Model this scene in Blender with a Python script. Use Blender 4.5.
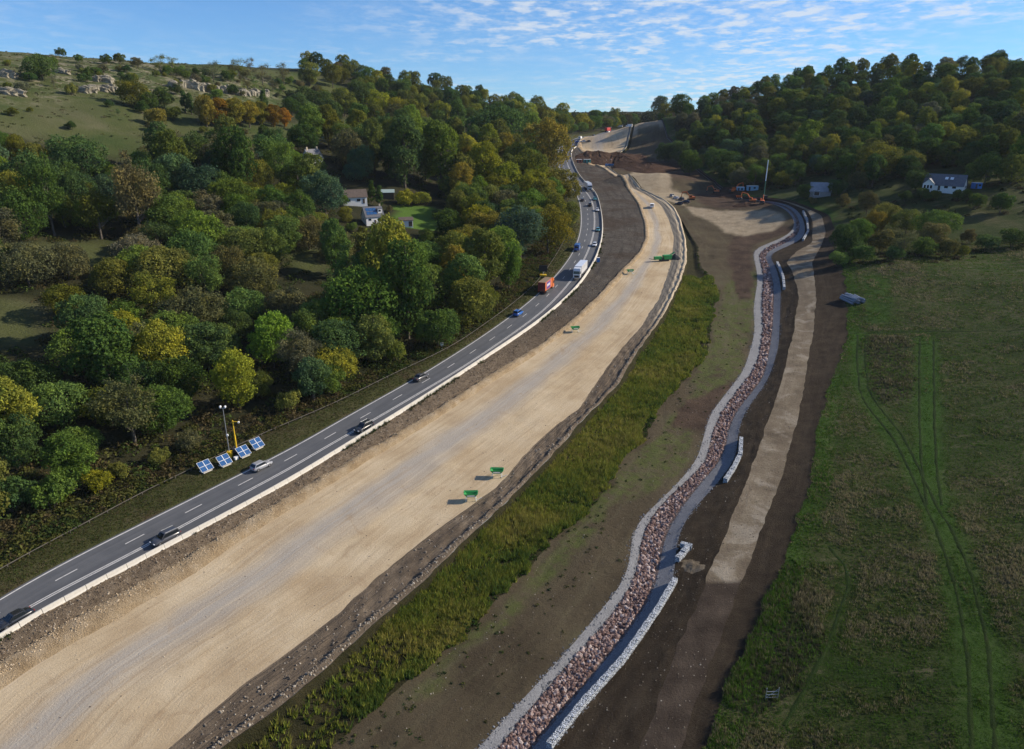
import bpy, bmesh, math, random
import numpy as np
from mathutils import Vector, Matrix
R = math.radians
PI = math.pi
for o in list(bpy.data.objects):
    bpy.data.objects.remove(o)
scene = bpy.context.scene
col = scene.collection

# ---------------------------------------------------------------- camera
ZC = 65.0
PITCH = R(20.0)
FPX = 727.0
W, H = 1024, 749
cam_d = bpy.data.cameras.new('camera')
cam = bpy.data.objects.new('camera', cam_d)
col.objects.link(cam)
cam.location = (0, 0, ZC)
cam.rotation_euler = (PI / 2 - PITCH, 0, 0)
cam_d.sensor_fit = 'HORIZONTAL'
cam_d.sensor_width = 36
cam_d.lens = 36 * FPX / W
cam_d.clip_start = 0.5
cam_d.clip_end = 9000
scene.camera = cam

# ---------------------------------------------------------------- sky, sun, exposure
SUN_EL = R(29)
SUN_AZ = R(11)          # measured from +X towards +Y
sun_dir = Vector((math.cos(SUN_EL) * math.cos(SUN_AZ), math.cos(SUN_EL) * math.sin(SUN_AZ), math.sin(SUN_EL)))
world = bpy.data.worlds.new('World')
scene.world = world
world.use_nodes = True
wn, wl = world.node_tree.nodes, world.node_tree.links
wn.clear()
w_out = wn.new('ShaderNodeOutputWorld')
w_bg = wn.new('ShaderNodeBackground')
w_bg.inputs['Strength'].default_value = 0.10
sky = wn.new('ShaderNodeTexSky')
sky.sky_type = 'NISHITA'
sky.sun_disc = False
sky.sun_elevation = SUN_EL
sky.sun_rotation = PI / 2 - SUN_AZ
sky.altitude = 0
sky.air_density = 1.0
sky.dust_density = 0.0
sky.ozone_density = 2.5


def wmath(op, a=None, b=None, c=None):
    n = wn.new('ShaderNodeMath')
    n.operation = op
    for i, v in enumerate((a, b, c)):
        if v is None:
            continue
        if isinstance(v, (int, float)):
            n.inputs[i].default_value = v
        else:
            wl.new(v, n.inputs[i])
    return n.outputs[0]


w_tc = wn.new('ShaderNodeTexCoord')
w_up = wn.new('ShaderNodeVectorMath')
w_up.operation = 'ADD'
w_up.inputs[1].default_value = (0, 0, 0.045)
wl.new(w_tc.outputs['Generated'], w_up.inputs[0])
w_no = wn.new('ShaderNodeVectorMath')
w_no.operation = 'NORMALIZE'
wl.new(w_up.outputs[0], w_no.inputs[0])
wl.new(w_no.outputs[0], sky.inputs['Vector'])
w_sep = wn.new('ShaderNodeSeparateXYZ')
wl.new(w_tc.outputs['Generated'], w_sep.inputs[0])
w_den = wmath('ADD', wmath('MAXIMUM', w_sep.outputs['Z'], 0.0), 0.11)
w_comb = wn.new('ShaderNodeCombineXYZ')
wl.new(wmath('DIVIDE', w_sep.outputs['X'], w_den), w_comb.inputs[0])
wl.new(wmath('DIVIDE', w_sep.outputs['Y'], w_den), w_comb.inputs[1])


def wnoise(scale, detail, rough, off=0.0, dist=0.0):
    m = wn.new('ShaderNodeMapping')
    wl.new(w_comb.outputs[0], m.inputs['Vector'])
    m.inputs['Location'].default_value = (off, off * 0.7, 0)
    m.inputs['Scale'].default_value = (1.0, 0.8, 1.0)
    n = wn.new('ShaderNodeTexNoise')
    wl.new(m.outputs[0], n.inputs['Vector'])
    n.inputs['Scale'].default_value = scale
    n.inputs['Detail'].default_value = detail
    n.inputs['Roughness'].default_value = rough
    n.inputs['Distortion'].default_value = dist
    return n.outputs['Fac']


def wramp(v, lo, hi):
    n = wn.new('ShaderNodeMapRange')
    n.interpolation_type = 'SMOOTHSTEP'
    wl.new(v, n.inputs[0])
    n.inputs[1].default_value = lo
    n.inputs[2].default_value = hi
    return n.outputs[0]


big = wramp(wnoise(0.7, 3, 0.5, 6.1), 0.38, 0.58)      # where the cloud field lies
puff = wramp(wnoise(6.0, 5, 0.55, 2.0, 0.0), 0.46, 0.64)
fine = wramp(wnoise(12.0, 5, 0.65, 4.0, 0.2), 0.42, 0.66)
veil = wramp(wnoise(1.4, 6, 0.62, 9.0, 0.5), 0.48, 0.78)
cl = wmath('MULTIPLY', wmath('ADD', wmath('MULTIPLY', puff, 0.75), wmath('MULTIPLY', fine, 0.30)), wmath('ADD', wmath('MULTIPLY', big, 0.85), 0.12))
cl = wmath('ADD', cl, wmath('MULTIPLY', veil, 0.30))
bank = wmath('ADD', wmath('MULTIPLY', wramp(w_sep.outputs['X'], -0.25, 0.10), 0.8), 0.2)      # the cloud bank lies to the right
cl = wmath('MINIMUM', wmath('MULTIPLY', wmath('MULTIPLY', cl, bank), 0.85), 0.72)
w_tint = wn.new('ShaderNodeMix')
w_tint.data_type = 'RGBA'
w_tint.blend_type = 'MULTIPLY'
w_tint.inputs[0].default_value = 1.0
wl.new(sky.outputs[0], w_tint.inputs[6])
w_tint.inputs[7].default_value = (0.55, 0.82, 1.16, 1)
w_mix = wn.new('ShaderNodeMix')
w_mix.data_type = 'RGBA'
wl.new(cl, w_mix.inputs[0])
wl.new(w_tint.outputs[2], w_mix.inputs[6])
w_mix.inputs[7].default_value = (6.2, 6.5, 6.8, 1)
wl.new(w_mix.outputs[2], w_bg.inputs['Color'])
wl.new(w_bg.outputs[0], w_out.inputs['Surface'])

sun_d = bpy.data.lights.new('sun', 'SUN')
sun = bpy.data.objects.new('sun', sun_d)
col.objects.link(sun)
sun.location = sun_dir * 400
sun.rotation_euler = sun_dir.to_track_quat('Z', 'Y').to_euler()
sun_d.energy = 5.0
sun_d.angle = R(0.55)
sun_d.color = (1.0, 0.88, 0.72)
vs = scene.view_settings
vs.view_transform = 'Standard'
vs.look = 'None'
vs.exposure = 0.36
vs.gamma = 1.0
vs.use_curve_mapping = False

# ---------------------------------------------------------------- helpers: numbers
rng = np.random.default_rng(7)
rnd = random.Random(7)
CP, SP = math.cos(PITCH), math.sin(PITCH)


def project(x, y, z):
    x, y, z = np.asarray(x, float), np.asarray(y, float), np.asarray(z, float) - ZC
    d = y * CP - z * SP
    up = y * SP + z * CP
    d = np.maximum(d, 1e-3)
    return W / 2 + FPX * x / d, H / 2 - FPX * up / d, d


def ray(u, v):
    xc = (np.asarray(u, float) - W / 2) / FPX
    yc = -(np.asarray(v, float) - H / 2) / FPX
    return xc, CP + yc * SP, -SP + yc * CP


def smooth(a, b, x):
    t = np.clip((np.asarray(x, float) - a) / (b - a), 0, 1)
    return t * t * (3 - 2 * t)


_perm = np.random.default_rng(3).permutation(4096)
_val = np.random.default_rng(4).random(4096)


def vnoise(x, y):
    x, y = np.asarray(x, float), np.asarray(y, float)
    xi, yi = np.floor(x).astype(int), np.floor(y).astype(int)
    fx, fy = x - xi, y - yi
    fx, fy = fx * fx * (3 - 2 * fx), fy * fy * (3 - 2 * fy)
    h = lambda a, b: _val[(_perm[a & 4095] + b * 57) & 4095]
    return ((h(xi, yi) * (1 - fx) + h(xi + 1, yi) * fx) * (1 - fy) + (h(xi, yi + 1) * (1 - fx) + h(xi + 1, yi + 1) * fx) * fy) * 2 - 1


def fbm(x, y, octaves=4):
    s, a, t = 0, 1, 0
    for i in range(octaves):
        s = s + a * vnoise(x * 2 ** i + 17.3 * i, y * 2 ** i - 9.1 * i)
        t += a
        a *= 0.5
    return s / t


def in_poly(u, v, poly):
    u, v = np.asarray(u, float), np.asarray(v, float)
    inside = np.zeros(u.shape, bool)
    n = len(poly)
    for i in range(n):
        x0, y0 = poly[i]
        x1, y1 = poly[(i + 1) % n]
        c = ((y0 > v) != (y1 > v)) & (u < (x1 - x0) * (v - y0) / ((y1 - y0) or 1e-9) + x0)
        inside ^= c
    return inside


# ---------------------------------------------------------------- terrain
def zv(y):
    """the valley floor: an 8 per cent climb that levels out on the crest"""
    y = np.asarray(y, float)
    a = 0.075 * (y - 100)
    k = 6.0
    return -k * np.log(np.exp(-np.clip(a, -200, 200) / k) + math.exp(-47 / k))


def at_depth(u, v, y, dz=0.0):
    dx, dy, dzr = ray(u, v)
    s = y / dy
    return (float(dx * s), y, float(ZC + dzr * s) + dz)


ctrl = []                                  # x, y, absolute z
ROADX = [(20, -110), (60, -84), (100, -58), (160, -26), (220, 2), (300, 28), (370, 36), (480, 34), (600, 34), (700, 62), (800, 110)]
STRX = [(20, -25), (60, 0), (100, 24), (140, 42), (200, 60), (260, 78), (320, 116), (400, 128), (500, 120)]
rx = lambda y: float(np.interp(y, [p[0] for p in ROADX], [p[1] for p in ROADX]))
for y in (-40, 20, 60, 100, 160, 220, 300, 370, 450, 540, 630, 720, 820):
    ctrl.append((rx(y), y, float(zv(y))))
for y, x in STRX:
    ctrl.append((x, y, float(zv(y)) - (0.5 if y < 300 else 0)))
for y, x in ((380, 85), (450, 80), (540, 70), (630, 80)):
    ctrl.append((x, y, float(zv(y)) - 0.3))
# left hillside, by distance from the road
for y in (-40, 60, 140, 220, 300):
    for d, h in ((35, 2.0), (80, 8.5), (140, 22), (200, 40)):
        ctrl.append((rx(y) - d, y, float(zv(y)) + h))
for y in (380, 460, 540):
    for d, h in ((35, 3.5), (80, 14), (130, 27)):
        ctrl.append((rx(y) - d, y, float(zv(y)) + h * (1 - (y - 380) / 500)))
LEFT_RIDGE = [(-130, 40, 420, 0), (0, 55, 430, 0), (100, 63, 455, 0), (200, 72, 485, -2), (300, 80, 530, -8), (400, 84, 590, -13), (500, 95, 690, -11), (560, 110, 820, -11)]
for u, v, y, dz in LEFT_RIDGE:
    ctrl.append(at_depth(u, v, y, dz))
ctrl += [(-700, 300, 100), (-800, 700, 98), (-500, 900, 84), (-700, 0, 100), (-200, 1000, 66), (0, 1300, 52), (-600, 1600, 70), (100, 1000, 47), (-420, 420, 101), (-330, 560, 93)]
# right hillside
for y in (20, 80, 140, 200):
    s = float(np.interp(y, [p[0] for p in STRX], [p[1] for p in STRX]))
    for d, h in ((35, 1.2), (75, 7), (130, 19)):
        ctrl.append((s + d, y, float(zv(y)) + h))
ctrl += [at_depth(943, 190, 320), at_depth(820, 193, 352), at_depth(1000, 215, 290), at_depth(900, 262, 235), at_depth(1010, 262, 238)]
for u, v, y, dz in [(1150, 45, 450, -22), (1024, 56, 475, -21), (930, 67, 510, -20), (850, 76, 550, -18), (740, 87, 640, -13), (690, 102, 760, -13), (640, 112, 950, -13)]:
    ctrl.append(at_depth(u, v, y, dz))
ctrl += [(700, 300, 88), (800, 700, 86), (500, 900, 74), (700, 0, 70), (350, 1300, 56), (800, 1600, 70), (450, 100, 52), (470, 480, 88)]
C = np.array(ctrl)
CS = 200.0


def tps_k(r2):
    return 0.5 * r2 * np.log(np.maximum(r2, 1e-12))


def _fit():
    n = len(C)
    P = C[:, :2] / CS
    d2 = ((P[:, None] - P[None]) ** 2).sum(-1)
    K = tps_k(d2) + np.eye(n) * 0.002
    Q = np.c_[np.ones(n), P]
    A = np.zeros((n + 3, n + 3))
    A[:n, :n] = K
    A[:n, n:] = Q
    A[n:, :n] = Q.T
    b = np.zeros(n + 3)
    b[:n] = C[:, 2] - zv(C[:, 1])
    return np.linalg.solve(A, b)


_w = _fit()
# heaps and cuttings of the far works: x, y, height, half-widths, turn
HEAPS = []


def H0(x, y):
    x, y = np.broadcast_arrays(np.asarray(x, float), np.asarray(y, float))
    sh = x.shape
    xf, yf = x.ravel() / CS, y.ravel() / CS
    out = np.empty(xf.shape)
    n = len(C)
    px, py = C[:, 0] / CS, C[:, 1] / CS
    for i in range(0, len(xf), 20000):
        a, b = xf[i:i + 20000, None], yf[i:i + 20000, None]
        out[i:i + 20000] = tps_k((a - px) ** 2 + (b - py) ** 2) @ _w[:n] + _w[n] + _w[n + 1] * a[:, 0] + _w[n + 2] * b[:, 0]
    out = out.reshape(sh) + zv(y)
    for hx, hy, hh, ra, rb, ang, pw in HEAPS:
        c, s = math.cos(ang), math.sin(ang)
        a = ((x - hx) * c + (y - hy) * s) / ra
        b = (-(x - hx) * s + (y - hy) * c) / rb
        r = np.sqrt(a * a + b * b)
        out = out + hh * np.clip(1 - r, 0, 1) ** pw * (1 if pw >= 1 else 1)
    return out


def hit(u, v, dz=0.0, fn=None):
    """where the line of sight through a pixel meets the ground"""
    fn = fn or H0
    u, v = np.atleast_1d(np.asarray(u, float)), np.atleast_1d(np.asarray(v, float))
    dx, dy, dzr = ray(u, v)
    s = np.geomspace(45, 2200, 500)
    X, Y, Z = dx[:, None] * s, dy[:, None] * s, ZC + dzr[:, None] * s
    below = Z < fn(X, Y) + dz
    k = np.argmax(below, axis=1)
    k = np.where(below.any(1), np.maximum(k, 1), len(s) - 1)
    lo, hi = s[k - 1].copy(), s[k].copy()
    for _ in range(18):
        m = (lo + hi) / 2
        b = ZC + dzr * m < fn(dx * m, dy * m) + dz
        hi = np.where(b, m, hi)
        lo = np.where(b, lo, m)
    return np.c_[dx * hi, dy * hi]


# boundaries of the strips that run up the valley (pixels of their edges on the ground, then tail points)
BND = {
 'A': (0.3, [(0, 570), (23, 557), (97, 521), (129, 499), (170, 480), (191, 473), (259, 434), (300, 420), (348, 399), (392, 374), (445, 353), (486, 324), (515, 303), (533, 288), (552, 262), (562, 245), (569, 232), (573, 215), (572, 200)],
       [(30, -104), (430, 20), (560, 20), (640, 26), (717, 58), (800, 98), (1000, 200), (2000, 600)]),
 'B': (0.0, [(0, 596), (41, 572), (147, 520), (214, 486), (300, 443), (339, 419), (406, 383), (456, 352.5), (506, 319), (538, 294), (567, 261), (573.5, 250.5), (579.5, 234.5), (581, 220), (580, 209), (578.5, 194.4)],
       [(30, -99), (430, 31), (560, 31), (640, 35), (717, 67), (800, 108), (1000, 208), (2000, 610)]),
 'F': (0.0, [(0, 634), (38, 613), (73.5, 596), (176, 541.5), (252.7, 502), (300, 475), (368, 432), (433, 392), (485.7, 357), (538.6, 322), (574, 291), (583, 279), (596, 258), (602, 237), (601.7, 218.4), (598.5, 201), (594.5, 188)],
       [(30, -88), (430, 41), (560, 42), (640, 46), (717, 77), (800, 120), (1000, 220), (2000, 625)]),
 'G': (0.2, [(0, 662), (42.5, 636), (105, 602), (170, 568), (204, 547), (241, 523), (300, 490.5), (353.5, 459), (427, 416), (485.7, 378), (538.6, 346), (574, 318), (596, 297.7), (621.7, 269.7), (637.7, 253.7), (645, 239), (644, 223), (637.7, 204), (626.5, 188), (618.5, 180), (604, 169)],
       [(30, -83), (520, 54), (640, 52), (717, 82), (800, 125), (1000, 225), (2000, 630)]),
 'H': (0.1, [(0, 690), (56.6, 653), (113, 622), (198, 571), (241, 540), (300, 504), (353.5, 470), (427, 425), (485.7, 386), (538.6, 353), (576, 324), (602, 299.7), (627, 271), (642, 254.7), (649, 239), (648, 223), (641, 204), (630, 188), (622, 180), (607, 169)],
       [(30, -77), (520, 57), (640, 57), (717, 86), (800, 128), (1000, 228), (2000, 633)]),
 'I': (0.1, [(170, 749), (212, 710), (249, 679), (290, 650), (339, 613), (383, 572), (427, 537), (468, 507.6), (494.5, 488.5), (515, 466.5), (538.6, 440), (553, 428), (580, 408), (609, 364), (639, 328.7), (659, 299), (671, 264), (674, 237), (669, 220), (661, 205), (645, 194), (630, 181)],
       [(30, -68), (430, 66), (500, 63), (540, 67), (580, 84), (640, 98), (717, 112), (800, 140), (1000, 240), (2000, 640)]),
 'J': (0.35, [(221, 749), (255, 724), (290, 698.6), (339, 657), (380, 619), (427, 578), (468, 537), (509, 499), (544.5, 463.5), (580, 423), (618, 384.6), (639, 349), (665, 314), (680, 282), (687, 261), (686, 240), (681, 220), (675, 208), (664, 199)],
       [(30, -62), (430, 70), (500, 65), (540, 69), (580, 86), (640, 100), (717, 114), (800, 142), (1000, 242), (2000, 642)]),
 'K': (-1.0, [(330, 749), (400, 690), (440, 653), (469, 633), (489, 608), (524, 576), (553.5, 540.5), (589, 511), (609, 481.7), (621, 458), (647.6, 437), (656, 408), (677, 387.5), (697.5, 367), (710, 343), (712, 320), (718, 295), (712, 278), (700, 266)],
       [(30, -56), (300, 77), (345, 80), (390, 78), (430, 72), (500, 67), (540, 71), (580, 88), (640, 102), (717, 116), (800, 144), (1000, 244), (2000, 644)]),
 'L': (-1.5, [(478, 747), (534, 688), (578, 638.6), (604, 606), (627, 582), (634, 523), (668, 493.5), (697.5, 461), (704, 435), (709, 414), (744.6, 370), (755, 331.7), (753, 308), (758, 279), (752, 249), (762, 242), (786, 239), (796, 234), (796, 220), (790, 212), (777, 205)],
       [(30, -26), (395, 123), (420, 119), (520, 122), (640, 123), (717, 133), (800, 160), (1000, 258), (2000, 655)]),
 'M': (-2.2, [(497, 747), (566, 665), (607, 621), (635, 580), (643, 529), (662, 502), (706, 464), (712, 430), (721, 411), (756, 367), (763.7, 331.7), (761, 308), (763.7, 279), (757.5, 249.5), (765, 244.5), (787, 241), (798, 235.5), (798.5, 220), (792, 211.5), (781, 205)],
       [(30, -24), (395, 123.15), (420, 119.15), (520, 122.15), (640, 123.15), (717, 133.15), (800, 160.15), (1000, 258.15), (2000, 655.15)]),
 'N': (-2.25, [(533, 747), (604, 662), (639, 618), (657, 585), (664, 534.6), (691.6, 493.5), (724, 458), (729, 430), (736, 411), (765, 376), (772.5, 331.7), (774, 300), (773, 280), (767, 262), (763, 252), (768, 247), (789, 243.5), (800.5, 237), (801, 220), (795, 211), (785, 205)],
       [(30, -21), (395, 123.3), (420, 119.3), (520, 122.3), (640, 123.3), (717, 133.3), (800, 160.3), (1000, 258.3), (2000, 655.3)]),
 'O': (-1.55, [(549, 748), (620, 665), (656, 615), (675, 583), (676, 540), (686, 517), (715, 486), (736, 460), (738, 430), (744, 412), (768, 380), (779, 346), (780, 310), (781, 285), (774, 263), (767, 254), (773, 248.5), (797, 245), (806, 238), (805, 220), (800, 211), (790, 205)],
       [(30, -18), (395, 123.45), (420, 119.45), (520, 122.45), (640, 123.45), (717, 133.45), (800, 160.45), (1000, 258.45), (2000, 655.45)]),
 'P': (-0.5, [(640, 749), (672, 660), (700, 600), (709, 572), (724, 537.5), (741.5, 493.5), (756, 455), (768, 420), (779, 390), (794, 331), (798.7, 295.6), (793, 273), (786, 262), (797, 251), (812, 243), (813, 222), (808, 211)],
       [(30, -3), (395, 123.6), (420, 119.6), (520, 122.6), (640, 123.6), (717, 133.6), (800, 160.6), (1000, 258.6), (2000, 655.6)]),
 'Q0': (-0.4, [(680, 749), (712, 660), (735, 600), (744.5, 573), (762, 526), (777, 487.6), (781, 480), (800, 408.5), (812, 337), (816, 298.6), (814, 275), (812, 262), (820, 248), (826, 232), (822, 215)],
       [(30, 8), (395, 123.75), (420, 119.75), (520, 122.75), (640, 123.75), (717, 133.75), (800, 160.75), (1000, 258.75), (2000, 655.75)]),
 'Q': (0.0, [(703, 749), (722, 703), (749, 641.7), (767, 598.6), (792, 541), (806, 491), (811, 480), (818, 420), (839, 361), (849, 334), (846, 290), (843, 270), (838, 250), (836, 232), (830, 215)],
       [(30, 16), (395, 123.9), (420, 119.9), (520, 122.9), (640, 123.9), (717, 133.9), (800, 160.9), (1000, 258.9), (2000, 655.9)]),
}
ys = [8.0]
while ys[-1] < 2000:
    y = ys[-1]
    ys.append(y + (3 if y < 45 else 0.7 if y < 130 else 0.7 + (y - 130) * 0.006 if y < 500 else 3 + (y - 500) * 0.03))
YS = np.array(ys)
NY = len(YS)
order = ['A', 'B', 'F', 'G', 'H', 'I', 'J', 'K', 'L', 'M', 'N', 'O', 'P', 'Q0', 'Q']
BX = [np.full(NY, -1000.0)]
BD = [0.0]
_ker = np.exp(-np.linspace(-2, 2, 9) ** 2)
_ker /= _ker.sum()
_ker2 = np.exp(-np.linspace(-2, 2, 29) ** 2)
_ker2 /= _ker2.sum()
for k in order:
    dz, px, tail = BND[k]
    w = hit([p[0] for p in px], [p[1] for p in px], dz)
    pts = sorted([(a[1], a[0]) for a in w] + list(tail))
    xx = np.interp(YS, [p[0] for p in pts], [p[1] for p in pts])
    xx = np.convolve(np.pad(xx, 4, mode='reflect', reflect_type='odd'), _ker, 'valid')
    if k in ('G', 'H', 'I', 'J', 'K', 'L', 'M', 'N', 'O', 'P', 'Q0', 'Q'):
        am = {'L': .16, 'M': .2, 'N': .2, 'O': .14, 'P': .35, 'Q0': .4, 'Q': .9, 'K': .9}.get(k, .3)
        xx = xx + am * (fbm(YS / 2.2, np.full(NY, 7.7 * len(BX)), 3) + .6 * fbm(YS / 9, np.full(NY, 3.1 * len(BX)), 2)) * (YS < 300)
    if k in 'ABFLMNO':
        for _ in range(3 if k in 'ABF' else 1):
            xx = np.convolve(np.pad(xx, 14, mode='reflect', reflect_type='odd'), _ker2, 'valid')
    BX.append(np.maximum(xx, BX[-1] + 0.12) if len(BX) > 1 else xx)
    BD.append(dz)
BX.append(np.full(NY, 1000.0))
BD.append(0.0)
NAMES = ['hillside', 'road_verge', 'road', 'rubble_verge', 'gravel_bund', 'haul_road', 'haul_road_edge', 'reed_bed_ground', 'bare_soil', 'stream_bank',
         'stream_bed', 'stream_bank', 'soil_slope', 'dirt_track', 'soil_margin', 'field']
IDX = {k: i + 1 for i, k in enumerate(order)}


def bx(k, y):
    return np.interp(y, YS, BX[IDX[k]])


def profile(i, t, x, y, wd):
    """local relief of strip i at lateral fraction t"""
    n = lambda s, o=3: fbm(x / s, y / s, o)
    s = 4 * t * (1 - t)
    if i == 0:
        return 1.6 * n(22) * smooth(1, 0.97, t) + 0.35 * n(4, 2) * smooth(1, 0.985, t)
    if i == 1:
        return s * (0.22 + 0.12 * n(3))
    if i == 2:
        return 0.0 * x
    if i == 3:
        return s * (0.25 + 0.28 * n(1.6) + 0.25 * n(6)) * np.minimum(1, wd / 4)
    if i == 4:
        return np.sqrt(s) * (0.80 + 0.30 * n(1.2) + 0.25 * n(7)) * np.minimum(1, wd / 3.0)
    if i == 5:
        return s * (0.10 * n(3) + 0.22 * n(16))
    if i == 6:
        return 0.14 * n(0.9, 2) * s + 0.45 * np.exp(-((t - 0.88) / 0.09) ** 2) * np.minimum(1, wd / 3) + 0.1 * np.sin(x * 2.6 + n(5)) * s
    if i == 7:
        return -1.3 * smooth(0, 0.07, t) * smooth(1, 0.5, t) + 0.1 * n(2) * s
    if i == 8:
        return (0.16 * n(2.2) + 0.35 * n(13)) * np.minimum(1, s * 3)
    if i in (9, 11):
        return 0.03 * n(1.0) * s
    if i == 10:
        return s * (-0.25 + 0.12 * n(1.5))
    if i == 12:
        return (0.25 * n(2.5) + 0.12 * n(0.8, 2)) * np.minimum(1, s * 2) * np.minimum(1, wd / 5)
    if i == 13:
        return s * (0.06 * n(2) + 0.08 * n(9))
    if i == 14:
        return s * (0.18 * n(2) - 0.15) * np.minimum(1, wd / 4)
    tt = np.maximum(x - bx('Q', y), 0)
    return (0.14 * n(2.2) + 0.5 * n(16)) * np.minimum(1, tt / 3)


def surf(x, y, i=None, t=None, wd=None):
    """height of the finished ground"""
    x, y = np.broadcast_arrays(np.asarray(x, float), np.asarray(y, float))
    if i is None:
        out = np.empty(x.shape)
        B = np.array([np.interp(y.ravel(), YS, b) for b in BX])
        k = np.clip((B <= x.ravel()).sum(0) - 1, 0, len(NAMES) - 1)
        o = out.ravel()
        for j in np.unique(k):
            m = k == j
            a, b = B[j][m], B[j + 1][m]
            o[m] = surf(x.ravel()[m], y.ravel()[m], j, (x.ravel()[m] - a) / (b - a), b - a)
        return o.reshape(x.shape)
    return H0(x, y) + BD[i] * (1 - t) + BD[i + 1] * t + profile(i, t, x, y, wd)


# the far works: heaps, cuttings and platforms
def heap(u, v, h, ra, rb, ang=0.0, pw=1.0):
    p = hit(u, v)[0]
    HEAPS.append((p[0], p[1], h, ra, rb, ang, pw))


# ---------------------------------------------------------------- helpers: scene
def tag(o, label=None, cat=None, group=None, kind=None):
    if label:
        o['label'] = label
    if cat:
        o['category'] = cat
    if group:
        o['group'] = group
    if kind:
        o['kind'] = kind
    return o


def link(name, me, mat=None, parent=None):
    o = bpy.data.objects.new(name, me)
    col.objects.link(o)
    if mat is not None and me is not None and not me.materials:
        me.materials.append(mat)
    if parent is not None:
        o.parent = parent
    return o


def empty(name, loc=(0, 0, 0), rz=0.0, sc=1.0):
    o = bpy.data.objects.new(name, None)
    o.empty_display_size = 0.3
    o.location = loc
    o.rotation_euler = (0, 0, rz)
    o.scale = (sc, sc, sc)
    col.objects.link(o)
    return o


def np_mesh(name, verts, faces, smooth_=False, attrs=None):
    """verts (n,3), faces (m,3|4) as arrays -> mesh"""
    verts = np.asarray(verts, np.float32)
    faces = np.asarray(faces, np.int32)
    me = bpy.data.meshes.new(name)
    nf, k = faces.shape
    me.vertices.add(len(verts))
    me.vertices.foreach_set('co', verts.ravel())
    me.loops.add(nf * k)
    me.loops.foreach_set('vertex_index', faces.ravel())
    me.polygons.add(nf)
    me.polygons.foreach_set('loop_start', np.arange(0, nf * k, k, dtype=np.int32))
    me.polygons.foreach_set('loop_total', np.full(nf, k, np.int32))
    me.polygons.foreach_set('use_smooth', np.full(nf, smooth_, bool))
    for an, (typ, arr) in (attrs or {}).items():
        a = me.attributes.new(an, typ, 'POINT')
        if typ == 'FLOAT':
            a.data.foreach_set('value', np.asarray(arr, np.float32).ravel())
        elif typ == 'FLOAT_VECTOR':
            a.data.foreach_set('vector', np.asarray(arr, np.float32).ravel())
        else:
            a.data.foreach_set('color', np.asarray(arr, np.float32).ravel())
    me.update(calc_edges=True)
    me.validate()
    return me


def quads(nr, nc):
    a = (np.arange(nr - 1)[:, None] * nc + np.arange(nc - 1)[None]).ravel()
    return np.c_[a, a + 1, a + nc + 1, a + nc]


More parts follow.
